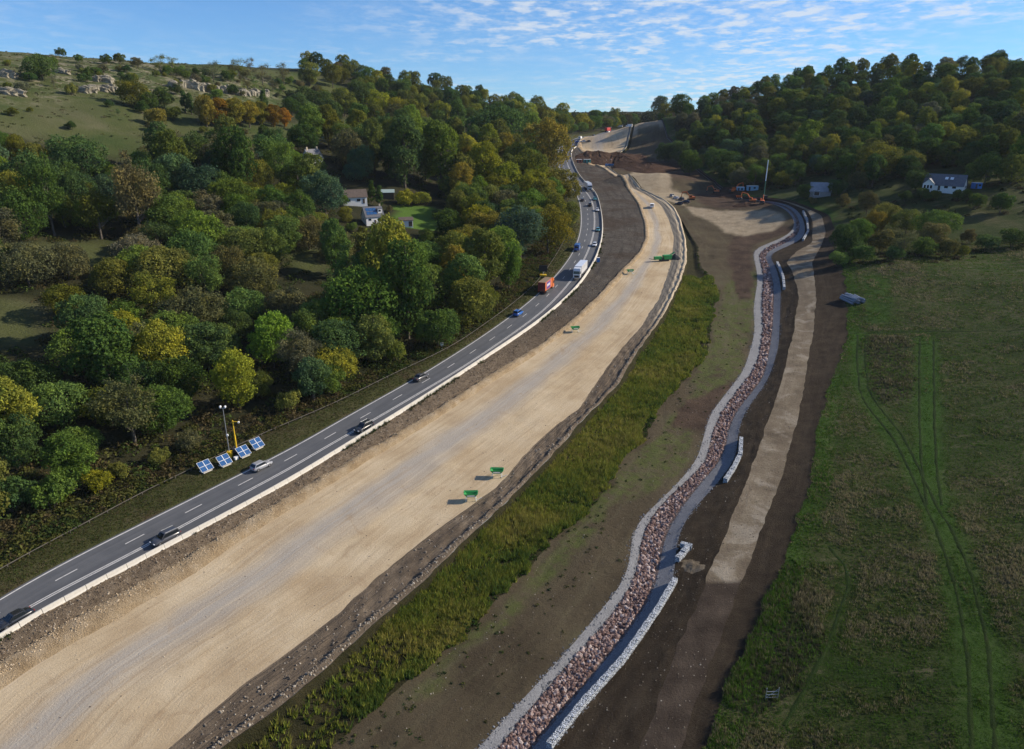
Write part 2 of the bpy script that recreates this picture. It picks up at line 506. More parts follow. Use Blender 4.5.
# material building
class NT:
    def __init__(s, name):
        s.m = bpy.data.materials.new(name)
        s.m.use_nodes = True
        s.t = s.m.node_tree
        s.n, s.l = s.t.nodes, s.t.links
        s.p = s.n['Principled BSDF']
        s.p.inputs['Roughness'].default_value = 0.9
        s.p.inputs['Specular IOR Level'].default_value = 0.05

    def put(s, sock, v):
        if isinstance(v, bpy.types.NodeSocket):
            s.l.new(v, sock)
        elif v is not None:
            if isinstance(v, (tuple, list)) and len(v) == 3 and sock.type == 'RGBA':
                v = (*v, 1)
            sock.default_value = v

    def attr(s, name, out='Vector'):
        a = s.n.new('ShaderNodeAttribute')
        a.attribute_name = name
        return a.outputs[out]

    def pos(s):
        return s.n.new('ShaderNodeNewGeometry').outputs['Position']

    def objco(s):
        return s.n.new('ShaderNodeTexCoord').outputs['Object']

    def sep(s, v):
        x = s.n.new('ShaderNodeSeparateXYZ')
        s.l.new(v, x.inputs[0])
        return x.outputs

    def mapping(s, v, scale=(1, 1, 1), rot=(0, 0, 0), loc=(0, 0, 0)):
        m = s.n.new('ShaderNodeMapping')
        s.l.new(v, m.inputs[0])
        m.inputs['Scale'].default_value = scale
        m.inputs['Rotation'].default_value = rot
        m.inputs['Location'].default_value = loc
        return m.outputs[0]

    def noise(s, v, scale=1.0, detail=4, rough=0.6, dist=0.0, out='Fac'):
        n = s.n.new('ShaderNodeTexNoise')
        s.l.new(v, n.inputs['Vector'])
        n.inputs['Scale'].default_value = scale
        n.inputs['Detail'].default_value = detail
        n.inputs['Roughness'].default_value = rough
        n.inputs['Distortion'].default_value = dist
        return n.outputs[out]

    def voro(s, v, scale=1.0, out='Distance', feature='F1'):
        n = s.n.new('ShaderNodeTexVoronoi')
        n.feature = feature
        s.l.new(v, n.inputs['Vector'])
        n.inputs['Scale'].default_value = scale
        return n.outputs[out]

    def math(s, op, a, b=None, clamp=False):
        n = s.n.new('ShaderNodeMath')
        n.operation = op
        n.use_clamp = clamp
        s.put(n.inputs[0], a)
        if b is not None:
            s.put(n.inputs[1], b)
        return n.outputs[0]

    def rng(s, v, a, b, lo=0.0, hi=1.0):
        n = s.n.new('ShaderNodeMapRange')
        n.interpolation_type = 'SMOOTHSTEP'
        s.put(n.inputs[0], v)
        for i, k in enumerate((a, b, lo, hi)):
            n.inputs[i + 1].default_value = k
        return n.outputs[0]

    def ramp(s, v, stops):
        n = s.n.new('ShaderNodeValToRGB')
        e = n.color_ramp.elements
        while len(e) < len(stops):
            e.new(0.5)
        for el, (p, c) in zip(e, stops):
            el.position = p
            el.color = (*c, 1)
        s.put(n.inputs[0], v)
        return n.outputs[0]

    def mix(s, f, a, b, mode='MIX'):
        n = s.n.new('ShaderNodeMix')
        n.data_type = 'RGBA'
        n.blend_type = mode
        s.put(n.inputs[0], f)
        s.put(n.inputs[6], a)
        s.put(n.inputs[7], b)
        return n.outputs[2]

    def bump(s, h, dist=0.1, strength=1.0):
        n = s.n.new('ShaderNodeBump')
        n.inputs['Distance'].default_value = dist
        n.inputs['Strength'].default_value = strength
        s.put(n.inputs['Height'], h)
        s.l.new(n.outputs[0], s.p.inputs['Normal'])

    def col(s, c):
        s.put(s.p.inputs['Base Color'], c)
        return s

    def set(s, **k):
        for a, v in k.items():
            s.put(s.p.inputs[a.replace('_', ' ')], v)
        return s


def scaled(c, f):
    return tuple(min(0.95, x * f) for x in c)


def ground_mat(name, stops, s1=0.25, s2=2.5, bump=0.15, fine=6.0, streak=None, blotch=None):
    m = NT(name)
    P = m.pos()
    base = m.noise(P, s1, 6, 0.62)
    c = m.ramp(base, stops)
    f = m.noise(P, s2, 5, 0.7)
    c = m.mix(m.rng(f, 0.3, 0.75, 0.0, 0.45), c, scaled(stops[0][1], 0.75))
    if streak:
        sv = m.attr('suv')
        st = m.noise(m.mapping(sv, streak[0]), 1.0, 5, 0.65, 0.3)
        c = m.mix(m.rng(st, 0.42, 0.72, 0, streak[2]), c, streak[1])
    if blotch:
        b = m.noise(m.mapping(P, (1, 1, 1), (0, 0, 0), (31, 7, 0)), blotch[0], 4, 0.6, 0.5)
        c = m.mix(m.rng(b, blotch[1], blotch[2], 0, blotch[4]), c, blotch[3])
    m.col(c)
    h = m.math('ADD', m.noise(P, fine, 6, 0.75), m.math('MULTIPLY', f, 1.5))
    m.bump(h, bump)
    return m.m

# ---------------------------------------------------------------- ground materials
def asphalt_mat():
    m = NT('asphalt')
    sv = m.attr('suv')
    P = m.pos()
    c = m.ramp(m.noise(P, 0.3, 5, 0.6), [(0.3, (0.078, 0.083, 0.090)), (0.7, (0.105, 0.109, 0.115))])
    st = m.noise(m.mapping(sv, (9.0, 0.4, 0.02)), 1.0, 5, 0.6)
    c = m.mix(m.rng(st, 0.4, 0.75, 0, 0.5), c, (0.058, 0.062, 0.068))
    c = m.mix(m.rng(m.noise(m.mapping(sv, (5.0, 1.2, 0.004)), 1, 3), 0.5, 0.7, 0, 0.35), c, (0.125, 0.127, 0.13))
    pv = m.voro(m.mapping(sv, (2.0, 0, 0.018)), 1.0, 'Color')
    c = m.mix(m.rng(m.sep(pv)[0], 0.72, 0.74, 0, 0.35), c, (0.066, 0.070, 0.076))
    c = m.mix(m.rng(m.noise(P, 0.7, 5, 0.7), 0.55, 0.75, 0, 0.3), c, (0.13, 0.128, 0.122))
    m.col(c).set(Roughness=0.7)
    m.p.inputs['Specular IOR Level'].default_value = 0.35
    m.bump(m.noise(P, 30, 3), 0.01)
    return m.m


def haul_mat():
    m = NT('compacted_stone')
    sv = m.attr('suv')
    t, lat, al = m.sep(sv)
    P = m.pos()
    c = m.ramp(m.noise(P, 0.09, 6, 0.62), [(0.32, (0.38, 0.285, 0.172)), (0.5, (0.48, 0.378, 0.240)), (0.72, (0.56, 0.465, 0.318))])
    wob = m.math('MULTIPLY', m.math('SUBTRACT', m.noise(m.mapping(sv, (0, 0.15, 0.04)), 1, 4), 0.5), 0.30)
    # the travelled line, greyer with dust and tyre wear
    d = m.math('ABSOLUTE', m.math('SUBTRACT', m.math('ADD', t, wob), 0.36))
    c = m.mix(m.rng(d, 0.22, 0.02, 0, 0.9), c, (0.35, 0.325, 0.285))
    st = m.noise(m.mapping(sv, (2.0, 0.9, 0.035)), 1, 6, 0.68, 0.4)
    c = m.mix(m.rng(st, 0.45, 0.75, 0, 0.55), c, (0.30, 0.215, 0.125))
    st2 = m.noise(m.mapping(sv, (0.0, 2.6, 0.03), (0, 0, 0.0), (9, 0, 0)), 1, 4, 0.6, 0.2)
    c = m.mix(m.rng(st2, 0.52, 0.72, 0, 0.18), c, (0.56, 0.47, 0.34))
    pt = m.noise(m.mapping(P, (1, 1, 1), (0, 0, 0), (5, 3, 0)), 0.22, 5, 0.65, 0.8)
    c = m.mix(m.rng(pt, 0.55, 0.72, 0, 0.5), c, (0.31, 0.22, 0.13))
    c = m.mix(m.rng(m.noise(P, 3.5, 4, 0.7), 0.45, 0.75, 0, 0.3), c, (0.29, 0.22, 0.14))
    for k_, (an_, lo_) in enumerate(((0.09, 11), (-0.07, 23))):
        cr_ = m.noise(m.mapping(m.mapping(sv, (0, 1, 1), (an_, 0, 0), (0, lo_, 0)), (0, 1.7, 0.02)), 1, 4, 0.6, 0.3)
        c = m.mix(m.rng(cr_, 0.54, 0.68, 0, 0.30), c, ((0.30, 0.225, 0.14), (0.58, 0.49, 0.36))[k_])
    tr = m.noise(m.mapping(sv, (0.0, 3.4, 0.010), (0, 0, 0.0), (3, 5, 0)), 1, 3, 0.55, 0.6)
    c = m.mix(m.rng(tr, 0.52, 0.72, 0, 0.16), c, (0.27, 0.205, 0.135))
    tr2 = m.noise(m.mapping(sv, (0.0, 5.5, 0.016), (0, 0, 0.0), (8, 1, 0)), 1, 2, 0.5, 0.9)
    c = m.mix(m.rng(tr2, 0.55, 0.75, 0, 0.14), c, (0.60, 0.52, 0.39))
    m.col(c)
    m.bump(m.math('ADD', m.noise(P, 4, 6, 0.75), m.math('MULTIPLY', st, 0.8)), 0.10)
    return m.m


def field_mat():
    m = NT('rough_pasture')
    P = m.pos()
    mask = m.attr('mask')
    mx, my, mz = m.sep(mask)         # x: mown track, y: lush, z: bramble
    n1 = m.noise(P, 0.05, 5, 0.6, 0.5)
    c = m.ramp(n1, [(0.3, (0.024, 0.042, 0.010)), (0.5, (0.045, 0.060, 0.018)), (0.68, (0.085, 0.082, 0.038))])
    n2 = m.noise(m.mapping(P, (0.35, 1.1, 1)), 0.35, 6, 0.68)
    c = m.mix(m.rng(n2, 0.50, 0.72, 0, 0.8), c, (0.125, 0.112, 0.064))
    c = m.mix(my, c, (0.040, 0.088, 0.014))
    c = m.mix(m.math('MULTIPLY', mx, 0.75), c, (0.024, 0.048, 0.009))
    c = m.mix(mz, c, (0.040, 0.038, 0.024))
    c = m.mix(m.rng(m.noise(P, 2.2, 5, 0.7), 0.4, 0.75, 0, 0.5), c, (0.026, 0.038, 0.012))
    m.col(c)
    m.bump(m.math('ADD', m.noise(P, 3, 6, 0.8), m.noise(P, 0.8, 4)), 0.35)
    return m.m


def hill_mat():
    m = NT('hillside_ground')
    P = m.pos()
    mask = m.attr('mask')
    mx, my, mz = m.sep(mask)         # x: open down, y: lawn, z: stony
    n1 = m.noise(P, 0.10, 5, 0.6)
    wood = m.ramp(n1, [(0.3, (0.022, 0.026, 0.012)), (0.7, (0.045, 0.042, 0.022))])
    down = m.ramp(m.noise(P, 0.03, 6, 0.6, 0.6), [(0.32, (0.046, 0.070, 0.020)), (0.5, (0.072, 0.084, 0.030)), (0.7, (0.105, 0.104, 0.052))])
    down = m.mix(m.rng(m.noise(m.mapping(P, (1, 1, 2)), 0.3, 5, 0.7), 0.5, 0.75, 0, 0.5), down, (0.06, 0.072, 0.026))
    c = m.mix(mx, wood, down)
    c = m.mix(m.math('MULTIPLY', mz, m.rng(m.noise(P, 0.13, 5, 0.7), 0.47, 0.62, 0, 0.8)), c, (0.24, 0.215, 0.15))
    c = m.mix(my, c, (0.075, 0.135, 0.025))
    m.col(c)
    m.bump(m.noise(P, 1.2, 6, 0.75), 0.5)
    return m.m


def soil_mat():
    m = NT('bare_soil')
    P = m.pos()
    mask = m.attr('mask')
    mx, my, mz = m.sep(mask)         # x: grass flush, y: pale stone platform, z: dark earth
    sv = m.attr('suv')
    c = m.ramp(m.noise(P, 0.07, 6, 0.62), [(0.32, (0.062, 0.049, 0.031)), (0.52, (0.092, 0.074, 0.046)), (0.72, (0.112, 0.102, 0.056))])
    c = m.mix(m.math('MULTIPLY', mx, m.rng(m.noise(P, 0.3, 5, 0.7), 0.35, 0.6)), c, (0.085, 0.098, 0.032))
    st = m.noise(m.mapping(sv, (3.5, 0.5, 0.012)), 1, 4, 0.6)
    c = m.mix(m.rng(st, 0.48, 0.7, 0, 0.35), c, (0.125, 0.112, 0.066))
    c = m.mix(mz, c, m.ramp(m.noise(P, 0.2, 5), [(0.35, (0.052, 0.036, 0.026)), (0.7, (0.10, 0.07, 0.048))]))
    c = m.mix(my, c, m.ramp(m.noise(P, 0.25, 6, 0.7), [(0.35, (0.27, 0.215, 0.14)), (0.7, (0.41, 0.34, 0.235))]))
    c = m.mix(m.rng(m.noise(P, 2.5, 5, 0.7), 0.45, 0.78, 0, 0.45), c, (0.045, 0.034, 0.024))
    m.col(c)
    m.bump(m.math('ADD', m.noise(P, 5, 6, 0.8), m.noise(P, 1.0, 4)), 0.25)
    return m.m


def gravel_mat(name, a, b, scale=7.0):
    m = NT(name)
    P = m.pos()
    v = m.voro(P, scale, 'Color')
    c = m.ramp(m.sep(v)[0], [(0.1, a), (0.9, b)])
    c = m.mix(m.rng(m.noise(P, 0.4, 5, 0.6), 0.35, 0.7, 0, 0.3), c, scaled(a, 0.7))
    m.col(c).set(Roughness=0.85)
    m.bump(m.math('ADD', m.voro(P, scale), m.noise(P, 20, 3)), 0.05)
    return m.m


def tracks_mat():
    m = NT('tracked_spoil')
    sv = m.attr('suv')
    t, lat, al = m.sep(sv)
    P = m.pos()
    c = m.ramp(m.noise(P, 0.35, 6, 0.65), [(0.3, (0.105, 0.080, 0.056)), (0.55, (0.185, 0.145, 0.102)), (0.75, (0.28, 0.225, 0.16))])
    st = m.noise(m.mapping(sv, (10, 0.3, 0.03)), 1, 5, 0.6, 0.2)
    c = m.mix(m.rng(st, 0.45, 0.65, 0, 0.7), c, (0.092, 0.074, 0.056))
    far = m.rng(al, 205, 250)
    c = m.mix(m.math('MULTIPLY', far, m.rng(t, 0.46, 0.56)), c, (0.50, 0.415, 0.29))
    c = m.mix(m.math('MULTIPLY', far, m.rng(t, 0.56, 0.46)), c, (0.17, 0.155, 0.13))
    m.col(c)
    m.bump(m.math('ADD', m.noise(P, 3.5, 6, 0.8), m.math('MULTIPLY', st, 2)), 0.3)
    return m.m


MAT = {}
MAT['asphalt'] = asphalt_mat()
MAT['haul'] = haul_mat()
MAT['field'] = field_mat()
MAT['hill'] = hill_mat()
MAT['soil'] = soil_mat()
MAT['tracks'] = tracks_mat()
MAT['verge'] = ground_mat('verge_grass', [(0.3, (0.048, 0.055, 0.020)), (0.52, (0.075, 0.078, 0.030)), (0.72, (0.105, 0.088, 0.050))], 0.22, 2.5, 0.3, blotch=(0.12, 0.5, 0.68, (0.080, 0.058, 0.036), 0.8))
MAT['rubble'] = ground_mat('rubble_ground', [(0.3, (0.080, 0.070, 0.058)), (0.55, (0.122, 0.108, 0.090)), (0.75, (0.175, 0.158, 0.132))], 0.3, 3.0, 0.3,
                           streak=((8, 0.2, 0.03), (0.055, 0.05, 0.044), 0.75), blotch=(0.06, 0.45, 0.62, (0.075, 0.058, 0.044), 0.85))
MAT['bund'] = ground_mat('pale_stone_bund', [(0.3, (0.36, 0.26, 0.15)), (0.5, (0.50, 0.38, 0.235)), (0.72, (0.60, 0.49, 0.34))], 0.4, 3.0, 0.35)
MAT['reedground'] = ground_mat('reed_bed_soil', [(0.3, (0.03, 0.032, 0.014)), (0.7, (0.07, 0.06, 0.03))], 0.3, 3.0, 0.3)
MAT['bank'] = gravel_mat('grey_gravel', (0.15, 0.155, 0.165), (0.24, 0.245, 0.255), 9)
MAT['bed'] = gravel_mat('stream_bed_stone', (0.10, 0.075, 0.066), (0.20, 0.15, 0.13), 3)
MAT['darksoil'] = ground_mat('dark_topsoil', [(0.3, (0.042, 0.032, 0.022)), (0.55, (0.066, 0.051, 0.035)), (0.75, (0.095, 0.075, 0.052))], 0.35, 3.0, 0.35,
                             streak=((3, 0.4, 0.05), (0.11, 0.088, 0.062), 0.3))
MAT['track'] = ground_mat('dirt_track', [(0.3, (0.12, 0.096, 0.066)), (0.5, (0.215, 0.175, 0.12)), (0.72, (0.33, 0.28, 0.20))], 0.18, 2.5, 0.15,
                          streak=((4.0, 0.5, 0.03), (0.15, 0.115, 0.08), 0.6), blotch=(0.15, 0.5, 0.66, (0.36, 0.32, 0.25), 0.6))


def dirt_end(m):
    """the nearest stretch of the track is reddish dirt, not stone"""
    t = m.node_tree
    p = t.nodes['Principled BSDF']
    src = p.inputs['Base Color'].links[0].from_socket
    g = t.nodes.new('ShaderNodeNewGeometry')
    s = t.nodes.new('ShaderNodeSeparateXYZ')
    t.links.new(g.outputs['Position'], s.inputs[0])
    r = t.nodes.new('ShaderNodeMapRange')
    r.inputs[1].default_value, r.inputs[2].default_value = DIRT_Y - 1.0, DIRT_Y
    t.links.new(s.outputs[1], r.inputs[0])
    n = t.nodes.new('ShaderNodeTexNoise')
    n.inputs['Scale'].default_value = 0.35
    n.inputs['Detail'].default_value = 6
    t.links.new(g.outputs['Position'], n.inputs['Vector'])
    cr = t.nodes.new('ShaderNodeValToRGB')
    cr.color_ramp.elements[0].position, cr.color_ramp.elements[0].color = 0.32, (0.042, 0.032, 0.024, 1)
    cr.color_ramp.elements[1].position, cr.color_ramp.elements[1].color = 0.72, (0.084, 0.065, 0.049, 1)
    t.links.new(n.outputs['Fac'], cr.inputs[0])
    mx = t.nodes.new('ShaderNodeMix')
    mx.data_type = 'RGBA'
    t.links.new(r.outputs[0], mx.inputs[0])
    t.links.new(cr.outputs[0], mx.inputs[6])
    t.links.new(src, mx.inputs[7])
    t.links.new(mx.outputs[2], p.inputs['Base Color'])


_rm = NT.__new__(NT)
_rm.m = MAT['rubble']
_rm.t = _rm.m.node_tree
_rm.n, _rm.l = _rm.t.nodes, _rm.t.links
_rm.p = _rm.n['Principled BSDF']
_src = _rm.p.inputs['Base Color'].links[0].from_socket
_al = _rm.sep(_rm.attr('suv'))
_brown = _rm.ramp(_rm.noise(_rm.pos(), 0.9, 6, 0.72), [(0.3, (0.12, 0.09, 0.060)), (0.5, (0.225, 0.172, 0.115)), (0.72, (0.36, 0.285, 0.195))])
_k = _rm.rng(_rm.sep(_rm.pos())[1], 150, 235)
_rm.col(_rm.mix(_k, _brown, _src))
DIRT_Y = float(hit(726, 580, -0.5)[0][1])
dirt_end(MAT['track'])

# ---------------------------------------------------------------- the ground, strip by strip
heap(640, 136, 12, 62, 42, 0.25, 0.8)       # spoil bank under the far skyline
heap(612, 160, -5, 30, 26, 0.0, 0.6)        # excavation below it
heap(660, 182, 6.5, 34, 24, 0.2, 0.7)       # pale stockpile beside the haul road
heap(760, 128, 4, 60, 40, 0.0, 1.0)
# pixel outlines of what grows or lies where
OPEN = [[(-60, 40), (320, 74), (352, 90), (350, 101), (285, 99), (285, 112), (200, 98), (185, 110), (200, 125), (300, 122), (330, 117), (392, 128), (388, 141), (330, 141), (290, 138), (200, 141), (165, 130),
         (140, 157), (122, 165), (100, 152), (70, 140), (30, 141), (0, 130), (-60, 126)],
        [(0, 244), (60, 243), (115, 240), (120, 262), (70, 272), (0, 262)], [(-20, 300), (30, 292), (48, 310), (40, 345), (-20, 352)], [(286, 250), (325, 250), (328, 272), (292, 272)]]
LAWN = [[(394, 206), (436, 206), (440, 232), (394, 226)]]
STONY = [[(0, 48), (130, 60), (280, 80), (280, 100), (150, 100), (80, 92), (0, 105)]]
GARDEN = [(338, 178), (432, 196), (452, 232), (418, 246), (345, 240), (332, 205)]
NCOL = [140, 7, 8, 12, 8, 40, 20, 22, 40, 8, 8, 8, 18, 12, 12, 190]
SMAT = ['hill', 'verge', 'asphalt', 'rubble', 'bund', 'haul', 'tracks', 'reedground', 'soil', 'bank', 'bed', 'bank', 'darksoil', 'track', 'darksoil', 'field']


def poly_mask(u, v, polys, soft=None):
    m = np.zeros(np.shape(u))
    for p in polys:
        m = np.maximum(m, in_poly(u, v, p))
    return m


def blur(g, n=1):
    for _ in range(n):
        q = np.pad(g, 1, mode='edge')
        g = (q[1:-1, 1:-1] * 2 + q[:-2, 1:-1] + q[2:, 1:-1] + q[1:-1, :-2] + q[1:-1, 2:]) / 6
    return g


def dist_line(u, v, line):
    d = np.full(np.shape(u), 1e9)
    for (x0, y0), (x1, y1) in zip(line[:-1], line[1:]):
        L = (x1 - x0) ** 2 + (y1 - y0) ** 2 + 1e-9
        t = np.clip(((u - x0) * (x1 - x0) + (v - y0) * (y1 - y0)) / L, 0, 1)
        d = np.minimum(d, np.hypot(u - x0 - t * (x1 - x0), v - y0 - t * (y1 - y0)))
    return d


def world_line(px):
    return [tuple(p) for p in hit([p[0] for p in px], [p[1] for p in px])]


for i, nm in enumerate(NAMES):
    n = NCOL[i]
    t = np.linspace(0, 1, n + 1)
    if i == 0:
        t = 1 - (1 - t) ** 1.9
    if i == len(NAMES) - 1:
        t = t ** 1.9
    a, b = BX[i][:, None], BX[i + 1][:, None]
    T = np.broadcast_to(t, (NY, n + 1))
    X = a + (b - a) * T
    Y = np.broadcast_to(YS[:, None], X.shape)
    wd = np.broadcast_to(b - a, X.shape)
    Z = surf(X, Y, i, T, wd)
    U, V, D = project(X, Y, Z)
    along = np.broadcast_to(np.r_[0, np.cumsum(np.hypot(np.diff(YS), np.diff(BX[max(i, 1)])))][:, None], X.shape)
    attrs = {'suv': ('FLOAT_VECTOR', np.stack([T, (X - a), along], -1).reshape(-1, 3))}
    mask = np.zeros(X.shape + (3,))
    if i == 0:
        jit = 6 * fbm(X / 18, Y / 18)
        mask[..., 0] = np.maximum(blur(poly_mask(U + jit, V + jit * 0.5, OPEN), 2), (Y < 60) * 0.4)
        mask[..., 1] = poly_mask(U, V, LAWN)
        mask[..., 2] = blur(poly_mask(U, V, STONY), 3)
    elif i == 8:
        flush = [[(724, 285), (760, 268), (752, 330), (742, 375), (700, 425), (690, 380), (712, 340)], [(690, 395), (712, 400), (700, 420), (640, 490), (600, 520), (560, 570), (500, 625), (450, 660), (440, 690), (400, 700), (520, 590), (600, 490), (650, 440)],
                 [(600, 490), (690, 430), (690, 465), (630, 505)]]
        jit = 9 * fbm(X / 6, Y / 6)
        mask[..., 0] = blur(poly_mask(U + jit, V + jit * 0.6, flush), 4)
        plat = [[(686, 206), (700, 208), (722, 211), (770, 210), (783, 214), (784, 222), (776, 230), (745, 236), (728, 234), (712, 222), (692, 214)], [(625, 176), (640, 168), (668, 166), (672, 190), (690, 196), (684, 206), (660, 198), (640, 190)],
                [(570, 128), (625, 126), (640, 134), (610, 142), (596, 160), (570, 158)], [(622, 129), (640, 120), (668, 120), (668, 125), (642, 127), (628, 137), (618, 146)]]
        jit = 2.5 * fbm(X / 5, Y / 5)
        mask[..., 1] = blur(poly_mask(U + jit, V + jit * 0.4, plat), 1)
        dark = [[(695, 194), (772, 196), (772, 208), (725, 210), (700, 204)], [(735, 236), (784, 226), (796, 232), (752, 244), (752, 300), (738, 300), (727, 250)], [(690, 400), (745, 375), (720, 400), (708, 430), (690, 430), (668, 425)],
                [(585, 150), (700, 168), (700, 182), (590, 166)]]
        mask[..., 2] = blur(poly_mask(U + jit * 2, V + jit, dark), 2)
    elif i == 15:
        # vehicle tracks mown into the grass, a lush strip, bramble patches: all laid out on the ground
        trk = [world_line([(862, 335), (858, 380), (880, 420), (915, 470), (945, 540), (965, 620), (975, 700), (982, 760)]),
               world_line([(925, 335), (925, 400), (930, 470), (952, 540), (985, 620), (1000, 700), (1006, 760)]),
               world_line([(850, 333), (930, 331), (1060, 328)]), world_line([(835, 520), (848, 580), (836, 640), (790, 745)])]
        d = np.full(X.shape, 1e9)
        for q, ln in enumerate(trk):
            d = np.minimum(d, np.abs(dist_line(X, Y, ln) - (0.9 if q < 2 else 0.0)) * (1 if q < 3 else 1.6))
        mask[..., 0] = 0
        dc = np.minimum(dist_line(X, Y, trk[0]), dist_line(X, Y, trk[1]))
        lush = blur(poly_mask(U, V, [[(862, 272), (890, 278), (892, 322), (866, 326)], [(918, 340), (938, 340), (940, 480), (920, 470)]]), 2)
        mask[..., 1] = np.clip(lush * 0.8 + smooth(3.2, 0.5, dc) * 0.8 + 0.7 * smooth(5, 1, X - bx('Q', Y)) * (fbm(X / 7, Y / 7) > -0.1), 0, 1)
        bra = [[(868, 338), (908, 338), (915, 400), (880, 405), (866, 380)], [(735, 640), (800, 560), (820, 600), (800, 680), (770, 700), (735, 690)], [(880, 262), (915, 262), (915, 275), (880, 275)]]
        jit = 10 * fbm(X / 5, Y / 5)
        mask[..., 2] = blur(poly_mask(U + jit * 1.6, V + jit * 1.6, bra), 6) * 0.6 * smooth(-.3, .3, fbm(X / 4, Y / 4))
    attrs['mask'] = ('FLOAT_VECTOR', mask.reshape(-1, 3))
    me = np_mesh(nm, np.stack([X, Y, Z], -1).reshape(-1, 3), quads(NY, n + 1), True, attrs)
    g = link(nm, me, MAT[SMAT[i]])
    tag(g, kind='structure')

# ---------------------------------------------------------------- road paint
paint = NT('road_paint')
paint.col(paint.mix(paint.rng(paint.noise(paint.pos(), 1.5, 5, 0.7), 0.45, 0.7, 0, 0.6), (0.62, 0.61, 0.58), (0.30, 0.30, 0.29))).set(Roughness=0.7)
MAT['paint'] = paint.m
RB, RF = BX[IDX['B']], BX[IDX['F']]


def line_from(px, tail):
    w = hit([p[0] for p in px], [p[1] for p in px], 0)
    pts = sorted([(a[1], a[0]) for a in w] + list(tail))
    xx = np.interp(YS, [p[0] for p in pts], [p[1] for p in pts])
    for _ in range(3):
        xx = np.convolve(np.pad(xx, 14, mode='reflect', reflect_type='odd'), _ker2, 'valid')
    return xx


LE = line_from([(7, 616), (73.5, 583), (150, 545), (185, 524), (258.6, 485), (300, 464.5), (318, 450), (350.5, 433), (409, 399), (462, 368), (509, 336), (544.5, 311), (574, 278), (588, 252), (593, 239), (595, 225), (594.5, 212), (592, 196)],
               [(30, -91.5), (430, 37.5), (560, 38), (640, 42), (717, 73.5), (800, 116), (1000, 214), (2000, 618)])
LD = (RB + 0.45 + LE) / 2
print('ROAD y, left, lane, double, right:')
for yy in (75, 90, 110, 140, 180, 220, 260, 300, 340, 380, 600):
    k = int(np.argmin(abs(YS - yy)))
    s = (RB[k + 1] - RB[k - 1]) / (YS[k + 1] - YS[k - 1])
    cth = 1 / math.hypot(1, s)
    print(yy, round(RB[k], 1), 'widths', round((LE[k] - RB[k]) * cth, 2), round((RF[k] - LE[k]) * cth, 2))


def ribbon(xs, w0, w1, y0, y1, dz=0.008):
    """a painted strip following x(y) between y0 and y1, offset w0..w1 to the right"""
    yy = np.r_[y0, YS[(YS > y0) & (YS < y1)], y1]
    cx = np.interp(yy, YS, xs)
    s = np.gradient(cx, yy)
    nrm = np.c_[1 / np.hypot(1, s), -s / np.hypot(1, s)]
    v = []
    for w in (w0, w1):
        p = np.c_[cx, yy] + nrm * w
        v.append(np.c_[p, surf(p[:, 0], p[:, 1]) + dz])
    n = len(yy)
    V = np.stack(v, 1).reshape(-1, 3)
    return V, quads(n, 2)


def join(parts):
    V, F, k = [], [], 0
    for v, f in parts:
        V.append(v)
        F.append(np.asarray(f) + k)
        k += len(v)
    return np.concatenate(V), np.concatenate(F)


road_o = bpy.data.objects['road']


def road_line(name, parts):
    V, F = join(parts)
    o = link(name, np_mesh(name, V, F), MAT['paint'], road_o)
    return o


road_line('edge_line', [ribbon(RB, 0.35, 0.55, 35, 760)])
road_line('double_centre_line', [ribbon(LE, -0.28, -0.12, 35, 760), ribbon(LE, 0.10, 0.26, 35, 760)])
y = 62.0
while y < 620:
    k = int(np.argmin(abs(YS - y)))
    s = (LD[k + 1] - LD[k - 1]) / (YS[k + 1] - YS[k - 1])
    c = 1 / math.hypot(1, s)
    road_line('lane_dash', [ribbon(LD, -0.075, 0.075, y, y + 3.2 * c)])
    y += 10.5 * c

# ---------------------------------------------------------------- trees
def leaf_mat(name, trans=0.34):
    m = NT(name)
    oi = m.n.new('ShaderNodeObjectInfo')
    tint = m.attr('tint', 'Fac')
    c = m.mix(1.0, oi.outputs['Color'], m.ramp(tint, [(0.0, (0.55, 0.58, 0.60)), (0.5, (1, 1, 1)), (1.0, (1.65, 1.5, 1.15))]), 'MULTIPLY')
    n1 = m.noise(m.objco(), 0.28, 3, 0.6)
    c = m.mix(m.rng(n1, 0.46, 0.66, 0, 0.75), c, m.mix(1.0, c, (1.34, 1.22, 0.80), 'MULTIPLY'))
    c = m.mix(m.rng(n1, 0.46, 0.30, 0, 0.6), c, m.mix(1.0, c, (0.62, 0.80, 0.95), 'MULTIPLY'))
    br = m.math('ADD', m.math('MULTIPLY', oi.outputs['Random'], 0.4), 1.02)
    hs = m.n.new('ShaderNodeHueSaturation')
    m.put(hs.inputs['Value'], br)
    m.put(hs.inputs['Color'], c)
    d = m.n.new('ShaderNodeBsdfDiffuse')
    t = m.n.new('ShaderNodeBsdfTranslucent')
    x = m.n.new('ShaderNodeMixShader')
    x.inputs[0].default_value = trans
    m.put(d.inputs['Color'], hs.outputs[0])
    m.put(t.inputs['Color'], hs.outputs[0])
    m.l.new(d.outputs[0], x.inputs[1])
    m.l.new(t.outputs[0], x.inputs[2])
    m.l.new(x.outputs[0], m.n['Material Output'].inputs['Surface'])
    return m.m


MAT['leaf'] = leaf_mat('foliage')
bk = NT('bark')
bk.col(bk.ramp(bk.noise(bk.objco(), 2.0, 5), [(0.3, (0.05, 0.042, 0.032)), (0.7, (0.16, 0.14, 0.115))]))
MAT['bark'] = bk.m


